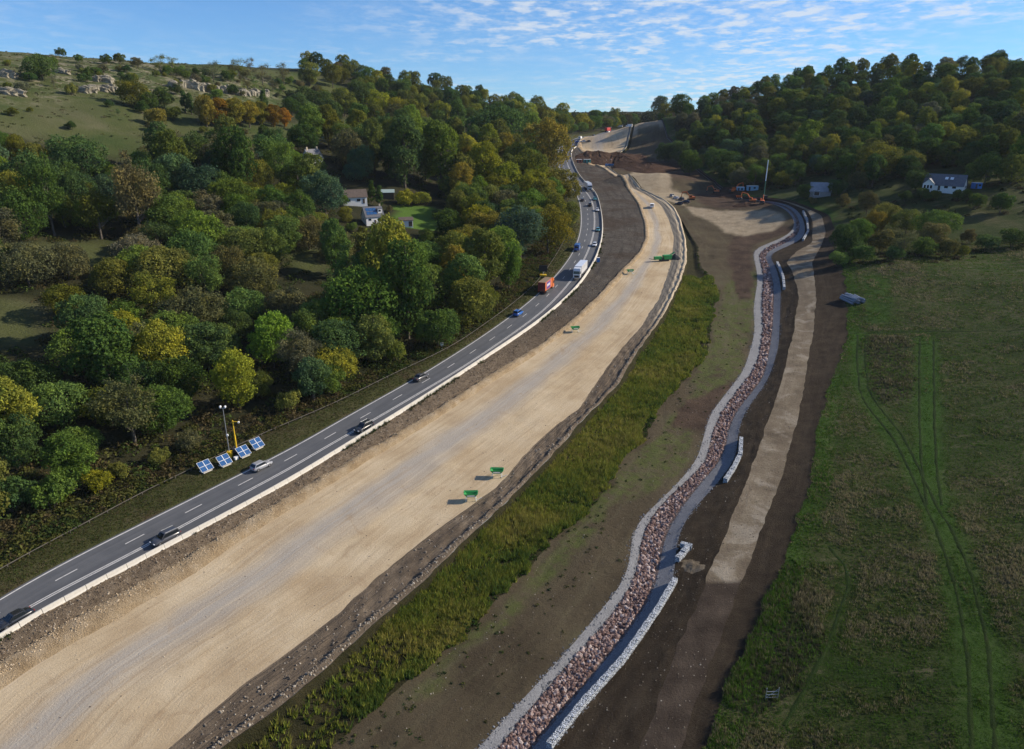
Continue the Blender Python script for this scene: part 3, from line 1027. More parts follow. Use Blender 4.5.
def cards(pos, nrm, size, r, aspect=0.62):
    n = len(pos)
    nrm = nrm / np.linalg.norm(nrm, axis=1, keepdims=True)
    a = r.normal(size=(n, 3))
    t = np.cross(nrm, a)
    t /= np.linalg.norm(t, axis=1, keepdims=True)
    b = np.cross(nrm, t)
    s = size[:, None]
    asp = aspect * r.uniform(0.7, 1.3, (n, 1))
    bend = nrm * s * r.uniform(-0.3, 0.3, (n, 1))
    v = np.stack([pos - t * s, pos - b * s * asp + bend, pos + t * s, pos + b * s * asp + bend], 1).reshape(-1, 3)
    f = np.arange(n * 4).reshape(n, 4)
    return v, f


def tube(p0, p1, r0, r1, k=6):
    p0, p1 = np.array(p0, float), np.array(p1, float)
    d = p1 - p0
    d /= np.linalg.norm(d)
    a = np.cross(d, [0.3, 0.9, 0.1])
    a /= np.linalg.norm(a)
    b = np.cross(d, a)
    th = np.arange(k) * 2 * PI / k
    ring = np.cos(th)[:, None] * a + np.sin(th)[:, None] * b
    v = np.r_[p0 + ring * r0, p1 + ring * r1]
    i = np.arange(k)
    return v, np.c_[i, (i + 1) % k, (i + 1) % k + k, i + k]


def poly_tube(pts, rad, k=6):
    return join([tube(pts[i], pts[i + 1], rad[i], rad[i + 1], k) for i in range(len(pts) - 1)])


def make_tree(seed, height, rad, bottom, nblob, ncard, card, kind='round'):
    """a crown of leaf clumps on limbs, and a tapered trunk; unit is metres"""
    r = np.random.default_rng(seed)
    zc, hz = (height + bottom) / 2, (height - bottom) / 2
    bl = []
    tries = 0
    while len(bl) < nblob and tries < 4000:
        tries += 1
        q = r.normal(size=3)
        q *= (r.uniform(0.15, 1) ** 0.45) / np.linalg.norm(q)
        if kind == 'oval':
            q[:2] *= 1 - 0.35 * abs(q[2])
        if kind == 'cone':
            q[:2] *= 0.5 * (1 - q[2]) + 0.05
        br = rad * (r.uniform(0.16, 0.42) if kind != 'shrub' else r.uniform(0.2, 0.4)) * (0.75 if kind == 'cone' else 1)
        if kind == 'shrub' and q[2] < -0.5:
            continue
        c = np.array([q[0] * (rad - br * 0.7), q[1] * (rad - br * 0.7), zc + q[2] * (hz - br * 0.6)])
        if all(np.linalg.norm(c - b[0]) > 0.55 * max(br, b[1]) for b in bl):
            bl.append((c, br, r.random()))
    cen = np.array([b[0] for b in bl])
    rr = np.array([b[1] for b in bl])
    bt = np.array([b[2] for b in bl])
    pick = r.choice(len(bl), ncard, p=rr ** 2 / (rr ** 2).sum())
    d = r.normal(size=(ncard, 3))
    d /= np.linalg.norm(d, axis=1, keepdims=True)
    d[:, 2] = np.where((d[:, 2] < -0.3) & (r.random(ncard) < 0.6), -d[:, 2], d[:, 2])
    lump = 1 + 0.24 * np.sin(d[:, 0] * 7 + pick) * np.cos(d[:, 1] * 6 - pick * 2)
    shell = r.uniform(0.80, 1.06, ncard) if kind != 'thin' else r.uniform(0.35, 1.15, ncard)
    shell = np.where((r.random(ncard) < 0.13) & (d[:, 2] > -0.2), shell * r.uniform(1.05, 1.32, ncard), shell)      # loose sprays outside the clumps
    p = cen[pick] + d * (rr[pick] * lump * shell)[:, None] * np.array([1, 1, 0.85])
    # cards deep inside another clump never show
    inside = np.zeros(ncard, bool)
    for c, b in zip(cen, rr):
        inside |= (np.linalg.norm((p - c) / np.array([1, 1, 0.85]), axis=1) < b * 0.72)
    keep = ~inside if kind != 'thin' else np.ones(ncard, bool)
    p, d, pk = p[keep], d[keep], pick[keep]
    n = len(p)
    v, f = cards(p, d + 0.75 * r.normal(size=(n, 3)), card * r.uniform(0.55, 1.35, n), r)
    ti = np.clip(0.45 * bt[pk] + 0.55 * r.random(n), 0, 1)
    crown = np_mesh('crown', v, f, False, {'tint': ('FLOAT', np.repeat(ti, 4))})
    # trunk and limbs
    if kind == 'shrub':
        parts = []
        for k in range(5):
            c = cen[r.integers(len(cen))]
            parts.append(tube((r.uniform(-.15, .15), r.uniform(-.15, .15), -0.4), c, 0.07, 0.02, 4))
    else:
        tr = 0.019 * height
        top = zc + hz * (0.75 if kind in ('cone', 'oval') else 0.3)
        lean = r.uniform(-0.25, 0.25, 2)
        p0, p1, p2 = (0, 0, -0.8), (lean[0], lean[1], top * 0.5), (lean[0] * 2, lean[1] * 2, top)
        parts = [poly_tube([p0, p1, p2], [tr * 1.25, tr * 0.85, tr * 0.3], 7)]
        for k in r.permutation(len(cen))[:9 if kind != 'cone' else 3]:
            h = r.uniform(0.35, 0.9) * min(top, cen[k][2] * 0.9)
            h = max(h, bottom * 0.6)
            q = h / top
            st = np.array([lean[0] * 2 * q, lean[1] * 2 * q, h])
            mid = (st + cen[k]) / 2 + np.array([0, 0, -0.08 * rad])
            parts.append(poly_tube([st, mid, cen[k]], [tr * 0.5, tr * 0.32, tr * 0.1], 5))
            if kind == 'thin':
                for _ in range(4):
                    parts.append(tube(cen[k], cen[k] + r.normal(size=3) * rr[k] * 0.7 + np.array([0, 0, rr[k] * 0.4]), tr * 0.12, tr * 0.03, 4))
    tv, tf = join(parts)
    trunk = np_mesh('trunk', tv, tf, True)
    crown.materials.append(MAT['leaf'])
    trunk.materials.append(MAT['bark'])
    return dict(crown=crown, trunk=trunk, h=height, w=rad * 2, kind=kind)


PROTO = {'round': [make_tree(10 + k, 10, 5.0, 0.5, 38, 15000, 0.19) for k in range(4)],
         'oval': [make_tree(20 + k, 12, 4.2, 0.6, 38, 15000, 0.19, 'oval') for k in range(3)],
         'wide': [make_tree(30 + k, 9.5, 6.0, 0.3, 46, 17000, 0.20) for k in range(3)],
         'thin': [make_tree(40 + k, 11, 4.4, 1.8, 26, 7500, 0.16, 'thin') for k in range(3)],
         'cone': [make_tree(50 + k, 12, 3.0, 0.6, 30, 8000, 0.22, 'cone') for k in range(1)],
         'shrub': [make_tree(60 + k, 3.4, 2.3, 0.0, 20, 5000, 0.13, 'shrub') for k in range(4)],
         'bare': [make_tree(70 + k, 6, 3.0, 1.0, 16, 2200, 0.10, 'thin') for k in range(2)]}
COLOURS = {'dark green': (0.054, 0.094, 0.026), 'mid green': (0.086, 0.138, 0.030), 'olive': (0.115, 0.132, 0.028), 'yellow-green': (0.190, 0.205, 0.028), 'ochre': (0.170, 0.152, 0.028),
           'russet': (0.106, 0.104, 0.044), 'grey-brown': (0.108, 0.112, 0.058), 'blue-green': (0.058, 0.104, 0.050), 'orange': (0.240, 0.140, 0.022), 'fresh green': (0.115, 0.180, 0.030)}
TREES = []          # x, y, crown width in metres, kind, colour, squash


def hero(u, v, wpx, kind, colour, ratio=None):
    """a tree picked out in the photograph: centre and width of its crown"""
    pr = PROTO[kind][0]
    ra = ratio or pr['h'] / pr['w']
    vb = v + 0.55 * wpx * ra
    p = hit(u, vb)[0]
    d = project(p[0], p[1], H0(p[0], p[1]))[2]
    TREES.append([p[0], p[1], wpx * float(d) / FPX, kind, colour, ra / (pr['h'] / pr['w']), True])


for a in [
    # near wood, left
    (240, 376, 44, 'oval', 'yellow-green'), (366, 303, 72, 'round', 'fresh green'), (425, 288, 58, 'round', 'mid green'), (302, 352, 46, 'thin', 'grey-brown'), (136, 405, 60, 'thin', 'grey-brown'), (262, 385, 26, 'round', 'olive'),
    (90, 320, 50, 'round', 'dark green'), (196, 308, 66, 'wide', 'russet'), (146, 338, 28, 'round', 'olive'), (255, 278, 52, 'wide', 'russet'), (196, 258, 52, 'round', 'mid green'), (118, 278, 46, 'round', 'olive'),
    (70, 262, 44, 'wide', 'russet'), (30, 262, 60, 'wide', 'russet'), (140, 252, 44, 'wide', 'grey-brown'), (30, 385, 60, 'wide', 'dark green'), (65, 400, 60, 'wide', 'mid green'), (20, 440, 60, 'round', 'dark green'), (75, 455, 46, 'oval', 'mid green'),
    (180, 375, 56, 'round', 'dark green'), (120, 350, 46, 'round', 'blue-green'), (210, 345, 50, 'round', 'dark green'), (225, 345, 40, 'round', 'mid green'), (315, 315, 44, 'round', 'mid green'), (190, 440, 26, 'shrub', 'russet'), (162, 455, 22, 'shrub', 'olive'),
    (100, 480, 30, 'shrub', 'yellow-green'), (120, 470, 24, 'shrub', 'olive'), (290, 400, 30, 'shrub', 'olive'), (330, 375, 36, 'round', 'mid green'), (395, 350, 28, 'shrub', 'olive'), (18, 495, 44, 'shrub', 'dark green'), (55, 490, 46, 'shrub', 'mid green'),
    (275, 325, 36, 'round', 'dark green'), (340, 330, 44, 'round', 'fresh green'), (385, 325, 40, 'round', 'mid green'), (438, 325, 44, 'round', 'mid green'), (470, 300, 50, 'round', 'olive'),
    # middle slope
    (326, 196, 44, 'round', 'blue-green'), (130, 203, 30, 'oval', 'yellow-green'), (258, 202, 32, 'round', 'yellow-green'), (286, 197, 32, 'round', 'yellow-green'), (200, 188, 48, 'round', 'blue-green'), (150, 185, 56, 'wide', 'dark green'),
    (230, 160, 60, 'wide', 'grey-brown'), (80, 160, 56, 'wide', 'dark green'), (40, 180, 60, 'wide', 'dark green'), (10, 190, 50, 'round', 'olive'), (110, 190, 36, 'round', 'blue-green'), (270, 155, 50, 'wide', 'dark green'), (180, 155, 40, 'wide', 'grey-brown'),
    (65, 205, 26, 'oval', 'olive'), (306, 138, 30, 'round', 'dark green'), (352, 150, 44, 'wide', 'russet'), (405, 152, 48, 'oval', 'dark green'), (441, 150, 50, 'oval', 'mid green'), (468, 162, 26, 'oval', 'ochre'), (488, 160, 38, 'oval', 'olive'),
    (497, 132, 66, 'wide', 'dark green'), (548, 150, 56, 'round', 'ochre'), (530, 175, 46, 'round', 'olive'), (560, 185, 40, 'round', 'ochre'), (472, 200, 40, 'wide', 'mid green'), (507, 205, 32, 'round', 'russet'), (520, 235, 50, 'round', 'blue-green'),
    (548, 230, 44, 'round', 'ochre'), (492, 215, 26, 'round', 'blue-green'), (455, 250, 50, 'wide', 'olive'), (492, 262, 48, 'wide', 'olive'), (545, 205, 36, 'round', 'olive'), (566, 215, 26, 'round', 'olive'), (450, 225, 34, 'round', 'dark green'),
    (410, 197, 24, 'shrub', 'yellow-green'), (423, 199, 18, 'shrub', 'yellow-green'), (372, 190, 12, 'cone', 'dark green'), (380, 195, 12, 'cone', 'dark green'), (340, 245, 40, 'wide', 'russet'), (365, 243, 36, 'shrub', 'olive'), (400, 246, 40, 'shrub', 'blue-green'), (378, 268, 46, 'wide', 'olive'),
    (425, 255, 40, 'wide', 'mid green'), (310, 235, 40, 'wide', 'russet'), (285, 235, 40, 'round', 'mid green'),
    # orange row and its neighbours under the crag
    (207, 110, 24, 'oval', 'ochre', 1.3), (221, 110, 24, 'oval', 'orange', 1.3), (236, 111, 24, 'oval', 'ochre', 1.3), (250, 112, 21, 'oval', 'ochre', 1.35), (262, 114, 16, 'oval', 'ochre', 1.4), (274, 115, 18, 'oval', 'orange', 1.3), (285, 117, 16, 'oval', 'orange', 1.2),
    (135, 92, 28, 'round', 'olive'), (150, 100, 20, 'round', 'dark green'), (165, 98, 20, 'round', 'dark green'), (158, 118, 24, 'shrub', 'ochre'), (174, 113, 18, 'shrub', 'olive'), (186, 100, 12, 'cone', 'dark green'), (192, 102, 12, 'cone', 'dark green'),
    (265, 101, 12, 'cone', 'dark green'), (292, 107, 18, 'round', 'dark green'), (375, 104, 30, 'round', 'yellow-green'), (397, 108, 26, 'round', 'yellow-green'), (414, 116, 30, 'round', 'olive'), (440, 113, 26, 'round', 'yellow-green'),
    (310, 74, 22, 'round', 'olive'), (333, 76, 22, 'round', 'olive'), (320, 102, 26, 'round', 'dark green'), (345, 102, 28, 'round', 'olive'), (300, 104, 20, 'round', 'dark green'),
    # shrubs on the bare ridge
    (14, 49, 9, 'shrub', 'russet'), (25, 49, 10, 'shrub', 'olive'), (43, 66, 34, 'wide', 'dark green'), (61, 54, 12, 'shrub', 'dark green'), (80, 59, 8, 'shrub', 'russet'), (106, 60, 13, 'shrub', 'dark green'), (120, 60, 14, 'shrub', 'olive'), (138, 64, 12, 'shrub', 'russet'),
    (161, 62, 18, 'bare', 'olive'), (173, 62, 14, 'bare', 'olive'), (188, 70, 10, 'shrub', 'dark green'), (196, 70, 9, 'shrub', 'dark green'), (214, 71, 20, 'bare', 'grey-brown'), (240, 70, 20, 'bare', 'olive'), (251, 65, 14, 'bare', 'grey-brown'), (263, 73, 22, 'bare', 'grey-brown'), (284, 72, 20, 'bare', 'grey-brown'),
    (71, 88, 16, 'shrub', 'olive'), (86, 76, 13, 'shrub', 'dark green'), (128, 70, 10, 'shrub', 'dark green'), (24, 87, 16, 'shrub', 'grey-brown'), (13, 113, 12, 'shrub', 'olive'), (31, 111, 7, 'shrub', 'olive'), (8, 64, 9, 'shrub', 'olive'), (8, 87, 9, 'shrub', 'olive'), (30, 76, 14, 'shrub', 'dark green'),
    (110, 105, 10, 'shrub', 'dark green'), (143, 108, 16, 'shrub', 'dark green'), (205, 130, 9, 'shrub', 'olive'), (220, 132, 10, 'shrub', 'russet'), (245, 133, 9, 'shrub', 'russet'), (330, 128, 10, 'shrub', 'olive'),
    # right wood
    (777, 157, 26, 'round', 'ochre'), (756, 152, 22, 'thin', 'olive'), (806, 140, 28, 'oval', 'fresh green'), (876, 162, 42, 'wide', 'olive'), (850, 140, 30, 'round', 'dark green'), (905, 165, 26, 'round', 'dark green'), (660, 107, 20, 'round', 'dark green'), (680, 106, 22, 'round', 'dark green'),
    (722, 104, 18, 'round', 'russet'), (960, 140, 34, 'round', 'olive'), (1000, 140, 36, 'round', 'olive'), (1010, 165, 34, 'round', 'olive'), (925, 148, 30, 'round', 'dark green'), (985, 168, 30, 'round', 'dark green'), (965, 160, 22, 'round', 'dark green'), (740, 165, 24, 'thin', 'dark green'),
    (890, 98, 22, 'round', 'olive'), (790, 100, 26, 'round', 'mid green'), (830, 105, 26, 'round', 'dark green'), (940, 80, 28, 'round', 'dark green'), (595, 116, 16, 'round', 'russet'), (665, 150, 20, 'round', 'dark green'),
    (690, 160, 24, 'round', 'dark green'), (680, 150, 22, 'round', 'dark green'), (715, 160, 24, 'round', 'dark green'), (730, 150, 24, 'round', 'blue-green'), (745, 140, 26, 'round', 'dark green'),
    # clump in the field
    (845, 240, 30, 'round', 'dark green'), (858, 232, 30, 'round', 'mid green'), (872, 222, 26, 'round', 'ochre'), (884, 215, 30, 'wide', 'olive'), (905, 220, 34, 'wide', 'olive'), (934, 224, 40, 'wide', 'mid green'), (880, 240, 28, 'shrub', 'russet'), (901, 242, 27, 'bare', 'grey-brown', 1.15),
    (920, 245, 28, 'shrub', 'dark green'), (945, 247, 26, 'shrub', 'russet'), (930, 236, 30, 'round', 'russet'), (985, 240, 24, 'shrub', 'dark green'), (1012, 236, 26, 'shrub', 'dark green'), (960, 250, 16, 'shrub', 'olive'), (862, 252, 24, 'shrub', 'dark green'), (968, 236, 18, 'shrub', 'russet'),
    (842, 200, 18, 'shrub', 'russet'), (866, 203, 22, 'round', 'russet'), (975, 200, 20, 'shrub', 'dark green'), (1000, 203, 24, 'shrub', 'dark green'), (905, 196, 14, 'shrub', 'dark green'), (925, 196, 12, 'shrub', 'dark green'), (838, 258, 20, 'shrub', 'mid green'), (895, 252, 18, 'shrub', 'dark green')]:
    hero(*a)
for a in [(346, 214, 16, 'round', 'olive'), (362, 229, 12, 'shrub', 'olive'), (380, 232, 9, 'shrub', 'yellow-green'), (343, 202, 12, 'round', 'mid green'), (366, 202, 9, 'shrub', 'olive'), (389, 210, 9, 'shrub', 'russet'),
          (352, 226, 14, 'shrub', 'mid green'), (305, 166, 14, 'round', 'dark green'), (322, 166, 12, 'round', 'mid green'), (313, 171, 12, 'round', 'olive'), (428, 236, 18, 'round', 'mid green'), (437, 215, 12, 'shrub', 'dark green')]:
    hero(*a)
for a in [(922, 192, 14, 'shrub', 'dark green'), (934, 195, 12, 'shrub', 'olive'), (957, 195, 14, 'shrub', 'dark green'), (967, 192, 10, 'shrub', 'mid green'), (915, 178, 22, 'round', 'dark green'), (972, 172, 22, 'round', 'mid green'), (804, 190, 16, 'round', 'dark green'), (836, 185, 18, 'round', 'dark green'), (812, 200, 10, 'shrub', 'russet')]:
    hero(*a)

# fill the woods between them
RWOOD = [(618, 120), (660, 162), (690, 183), (740, 191), (800, 189), (805, 176), (838, 176), (846, 193), (900, 186), (920, 168), (968, 168), (985, 190), (1100, 196), (1100, 40), (900, 40), (640, 100)]
n = 26000
cx, cy = rng.uniform(-480, 520, n), rng.uniform(70, 900, n)
cz = H0(cx, cy)
cu, cv, cd = project(cx, cy, cz)
left = ~((cu < 306) & (cv < 82)) & (cx < np.interp(cy, YS, BX[IDX['A']]) - 5) & (cu > -60)
CLIFF = [(160, 66), (310, 78), (310, 105), (240, 104), (160, 100)]
for q in OPEN + LAWN + [GARDEN, CLIFF]:
    left &= ~in_poly(cu, cv, q)
right = in_poly(cu, cv, RWOOD) & (cx > np.interp(cy, YS, BX[IDX['Q']]) + 3) & (cu < 1080)
# the sight line to each tree top must clear the ground
topz = cz + 9
vis = np.ones(n, bool)
for f in np.linspace(0.25, 0.97, 26):
    vis &= ZC + (topz - ZC) * f > H0(cx * f, cy * f) + 1.0
sel = np.where((left | right) & vis)[0]
placed = [(t[0], t[1], t[2]) for t in TREES]
PX, PY, PW = [np.array(a) for a in zip(*placed)]
hu, hv, hd = project(PX, PY, H0(PX, PY))
# keep houses and the picked-out trees in view
KEEP = [(338, 190, 432, 232), (307, 149, 322, 158), (395, 200, 440, 232), (200, 385, 275, 480), (340, 188, 362, 205), (196, 96, 292, 124), (66, 248, 112, 262), (0, 306, 36, 330), (294, 254, 320, 266)]
for k in sel:
    w = rnd.uniform(8.0, 14.0) if left[k] else rnd.uniform(9.0, 12.5)
    if left[k] and cv[k] < 112:
        w = rnd.uniform(7.0, 10.5)
    if left[k] and cd[k] < 190:
        w *= 0.85
    if np.any(np.hypot(PX - cx[k], PY - cy[k]) < 0.30 * (PW + w)):
        continue
    u, v = cu[k], cv[k]
    hpx = w * 1.2 * FPX / cd[k]
    wpx = w * FPX / cd[k]
    if left[k] and u < 305 and v > 128:
        hm = v - np.interp(u, [0, 50, 125, 165, 200, 300], [130, 140, 158, 133, 128, 130])
        if hpx * 1.45 > hm:
            f_ = hm / (hpx * 1.45)
            if w * f_ < 4.5:
                continue
            w, hpx, wpx = w * f_, hpx * f_, wpx * f_
    if any(u + wpx * .62 > a and u - wpx * .62 < c and v > b and v - hpx * 1.3 < d for a, b, c, d in KEEP):
        continue
    if u < 305 and any(in_poly(u, v - hpx * f, CLIFF) for f in (.5, .75, 1)):
        continue
    if any(in_poly(u, v - hpx * f, q) for q in OPEN[:1] for f in (0.35, 0.6, 0.85)) and (u < 175 or rnd.random() < 0.75):
        continue
    f = vnoise(cx[k] / 40, cy[k] / 40)
    if right[k]:
        pal = ['dark green'] * 6 + ['mid green'] * 4 + ['olive'] * 3 + ['blue-green', 'yellow-green', 'grey-brown']
        kinds = ['round'] * 3 + ['oval'] * 3 + ['thin', 'wide', 'wide']
    elif u > 430 and v > 150:
        pal = ['ochre', 'olive', 'olive', 'mid green', 'fresh green', 'dark green', 'yellow-green']
        kinds = ['round'] * 3 + ['oval'] * 2
    elif v < 135:
        pal = ['olive'] * 4 + ['dark green'] * 3 + ['russet', 'yellow-green', 'mid green', 'mid green']
        kinds = ['round'] * 2 + ['wide'] * 2
    elif 220 < v < 345 and u < 320:
        pal = ['russet'] + ['olive'] * 2 + ['dark green'] * 3 + ['grey-brown'] + ['mid green'] * 4
        kinds = ['wide'] * 3 + ['round'] * 2 + ['thin']
    else:
        pal = ['dark green'] * 3 + ['mid green'] * 5 + ['olive'] * 3 + ['blue-green', 'grey-brown', 'yellow-green', 'fresh green', 'fresh green']
        kinds = ['round'] * 3 + ['wide'] * 2 + ['oval'] * 2 + ['thin']
    TREES.append([cx[k], cy[k], w * (1.22 if left[k] else 1.12), rnd.choice(kinds), rnd.choice(pal), rnd.uniform(0.82, 1.28) if left[k] else rnd.uniform(0.8, 1.08), False])
    PX, PY, PW = np.append(PX, cx[k]), np.append(PY, cy[k]), np.append(PW, w)

for _ in range(170):
    u, v = rnd.uniform(0, 320), 0
    lo = 52 + u * .085
    v = lo + abs(rnd.gauss(0, 14)) + (rnd.random() < .25) * rnd.uniform(0, 40)
    if u < 165 and rnd.random() < .55 or not in_poly(np.array([u]), np.array([v]), OPEN[0])[0]:
        continue
    hero(u, v, rnd.uniform(5, 13), rnd.choice(['shrub', 'shrub', 'shrub', 'bare']), rnd.choice(['olive', 'dark green', 'grey-brown', 'russet', 'mid green']))
# which of them show: paint crowns far to near into an id buffer
TA = [(t, *[float(q) for q in project(t[0], t[1], float(surf(t[0], t[1])) + 0.58 * t[2] * PROTO[t[3]][0]['h'] / PROTO[t[3]][0]['w'] * t[5])]) for t in TREES]
idb = np.full((H, W), -1)
GU, GV = np.meshgrid(np.arange(W), np.arange(H))
for j in sorted(range(len(TA)), key=lambda q: -TA[q][3]):
    t, u, v, d = TA[j]
    ra = t[2] * FPX / d / 2
    rb = ra * PROTO[t[3]][0]['h'] / PROTO[t[3]][0]['w'] * t[5] * 0.9
    x0, x1, y0, y1 = [int(q) for q in (max(0, u - ra), min(W, u + ra + 1), max(0, v - rb), min(H, v + rb + 1))]
    if x1 <= x0 or y1 <= y0:
        continue
    s = np.s_[y0:y1, x0:x1]
    e = ((GU[s] - u) / ra) ** 2 + ((GV[s] - v) / rb) ** 2 < 0.85
    idb[s][e] = j
cnt = np.bincount(idb[idb >= 0], minlength=len(TA))
SHOWN = [(TA[j], int(cnt[j])) for j in range(len(TA)) if cnt[j] >= 30 or (TREES[j][6] and cnt[j] > 0)]
print('TREES all', len(TREES), 'shown', len(SHOWN))


def zone(u, v, x):
    if x > 60 and u > 600:
        if 820 < u and v > 196:
            return 'beside the open field'
        if v < 112 and u > 690:
            return 'along the right skyline'
        if u < 700:
            return 'beside the far spoil bank'
        if u < 790:
            return 'behind the excavated site'
        if u < 875:
            return 'behind the grey barn'
        return 'around the white bungalow' if v > 150 else 'above the white bungalow'
    if v < 68 and u < 300:
        return 'on the bare ridge skyline'
    if v < 128 and u < 300:
        return 'around the rocky crag'
    if v < 125:
        return 'on the wooded left ridge' if u < 450 else 'on the far left ridge'
    if v < 185:
        return 'below the grassy down' if u < 160 else 'below the orange tree row' if u < 300 else 'behind the white house' if u < 430 else 'above the road bend'
    if v < 245:
        return 'on the far left slope' if u < 120 else 'left of the house' if u < 300 else 'around the white house' if u < 440 else 'beside the road bend'
    if v < 320:
        return 'beside the left clearing' if u < 120 else 'in the left wood' if u < 300 else 'below the white house' if u < 430 else 'overhanging the road bend'
    if v < 400:
        return 'in the lower left wood' if u < 130 else 'above the solar panels' if u < 300 else 'above the straight road'
    return 'at the lower left edge' if u < 130 else 'by the solar panels' if u < 300 else 'by the straight road'


NOUN = {'round': 'broadleaf tree', 'wide': 'spreading tree', 'oval': 'tall tree', 'thin': 'thin tree', 'cone': 'conifer', 'shrub': 'bush', 'bare': 'half-bare tree'}
NAME = {'round': 'broadleaf_tree', 'wide': 'spreading_tree', 'oval': 'tall_tree', 'thin': 'thin_leaved_tree', 'cone': 'conifer_tree', 'shrub': 'bush', 'bare': 'half_bare_tree'}
ORD = ['leftmost', 'second from left', 'third from left', 'fourth from left', 'fifth from left', 'sixth from left', 'seventh from left', 'eighth from left', 'ninth from left', 'tenth from left',
       'eleventh from left', 'twelfth from left', 'thirteenth from left', 'fourteenth from left', 'fifteenth from left', 'sixteenth from left']


def label_row(items, fmt):
    """items: (u, v, key). returns labels that count from the left, splitting long rows into upper and lower"""
    out = {}
    items = sorted(items, key=lambda a: a[1])
    rows = [('', items)]
    if len(items) > 6:
        k = (len(items) + 1) // 2
        rows = [('upper ', items[:k]), ('lower ', items[k:])]
    if len(items) > 18:
        k = (len(items) + 2) // 3
        rows = [('upper ', items[:k]), ('middle ', items[k:2 * k]), ('lower ', items[2 * k:])]
    for rn, it in rows:
        it = sorted(it)
        for i, (u, v, key) in enumerate(it):
            if len(it) == 1:
                out[key] = ('single ' + rn + fmt[0])
            else:
                o = 'rightmost' if i == len(it) - 1 else ORD[min(i, len(ORD) - 1)]
                out[key] = '%s of the %s%s' % (o, rn, fmt[1])
    return out


rows = {}
for j, ((t, u, v, d), c) in enumerate(SHOWN):
    rows.setdefault((t[4], NOUN[t[3]], zone(u, v, t[0])), []).append((u, v, j))
LAB = {}
for (cn, nn, zn), it in rows.items():
    pl = nn + ('es' if nn.endswith('sh') else 's')
    LAB.update(label_row(it, ('%s %s %s' % (cn, nn, zn), '%s %s %s' % (cn, pl, zn))))
for j, ((t, u, v, d), c) in enumerate(SHOWN):
    x, y, w, kind, cn, sq, he = t
    pr = PROTO[kind][rnd.randrange(len(PROTO[kind]))]
    s = w / pr['w']
    root = empty(NAME[kind], (x, y, float(surf(x, y)) - 0.1), rnd.uniform(0, 2 * PI))
    root.scale = (s * rnd.uniform(0.9, 1.1), s * rnd.uniform(0.88, 1.12), s * sq * rnd.uniform(0.92, 1.1))
    tag(root, LAB[j], 'bush' if kind == 'shrub' else 'tree', 'bushes' if kind == 'shrub' else 'trees on the valley sides')
    b = COLOURS[cn]
    k = rnd.uniform(0.85, 1.18)
    cr = link('crown', pr['crown'], None, root)
    cr.color = (b[0] * k * rnd.uniform(0.9, 1.12), b[1] * k, b[2] * k * rnd.uniform(0.8, 1.3), 1)
    link('trunk', pr['trunk'], None, root)

# ---------------------------------------------------------------- small-object helpers
class MB:
    def __init__(s):
        s.v, s.f = [], []

    def add(s, v, f):
        k = len(s.v)
        s.v += [tuple(p) for p in v]
        s.f += [tuple(i + k for i in q) for q in f]
        return s

    def box(s, c, d, rz=0.0, taper=(1, 1), tilt=None):
        x, y, z = d[0] / 2, d[1] / 2, d[2] / 2
        tx, ty = taper
        pts = [(-x, -y, -z), (x, -y, -z), (x, y, -z), (-x, y, -z), (-x * tx, -y * ty, z), (x * tx, -y * ty, z), (x * tx, y * ty, z), (-x * tx, y * ty, z)]
        M = Matrix.Rotation(rz, 4, 'Z')
        if tilt:
            M = M @ Matrix.Rotation(tilt[0], 4, tilt[1])
        pts = [tuple(M @ Vector(p) + Vector(c)) for p in pts]
        return s.add(pts, [(0, 3, 2, 1), (4, 5, 6, 7), (0, 1, 5, 4), (1, 2, 6, 5), (2, 3, 7, 6), (3, 0, 4, 7)])

    def cyl(s, p0, p1, r0, r1=None, k=10):
        r1 = r0 if r1 is None else r1
        v, f = tube(p0, p1, r0, r1, k)
        s.add(v, f)
        n = len(s.v)
        s.f.append(tuple(n - 2 * k + i for i in range(k))[::-1])
        s.f.append(tuple(n - k + i for i in range(k)))
        return s

    def prism(s, prof, x0, x1, inset=0.0):
        """side profile (y, z) pushed from x0 to x1; inset pulls the end faces in towards the profile's middle"""
        n = len(prof)
        a = [(x0, y, z) for y, z in prof] + [(x1, y, z) for y, z in prof]
        f = [tuple(range(n)), tuple(range(2 * n - 1, n - 1, -1))]
        f += [(i + n, (i + 1) % n + n, (i + 1) % n, i) for i in range(n)]
        return s.add(a, f)

    def quad(s, a, b, c, d):
        return s.add([a, b, c, d], [(0, 1, 2, 3)])

    def build(s, name, mat, parent=None, bevel=0.0, smooth_=False, seg=2):
        me = bpy.data.meshes.new(name)
        me.from_pydata(s.v, [], s.f)
        if bevel:
            bm = bmesh.new()
            bm.from_mesh(me)
            bmesh.ops.recalc_face_normals(bm, faces=bm.faces)
            bmesh.ops.bevel(bm, geom=bm.edges[:], offset=bevel, segments=seg, affect='EDGES', clamp_overlap=True)
            bm.to_mesh(me)
            bm.free()
        else:
            bm = bmesh.new()
            bm.from_mesh(me)
            bmesh.ops.recalc_face_normals(bm, faces=bm.faces)
            bm.to_mesh(me)
            bm.free()
        if smooth_:
            me.polygons.foreach_set('use_smooth', [True] * len(me.polygons))
        return link(name, me, mat, parent)


_pc = {}


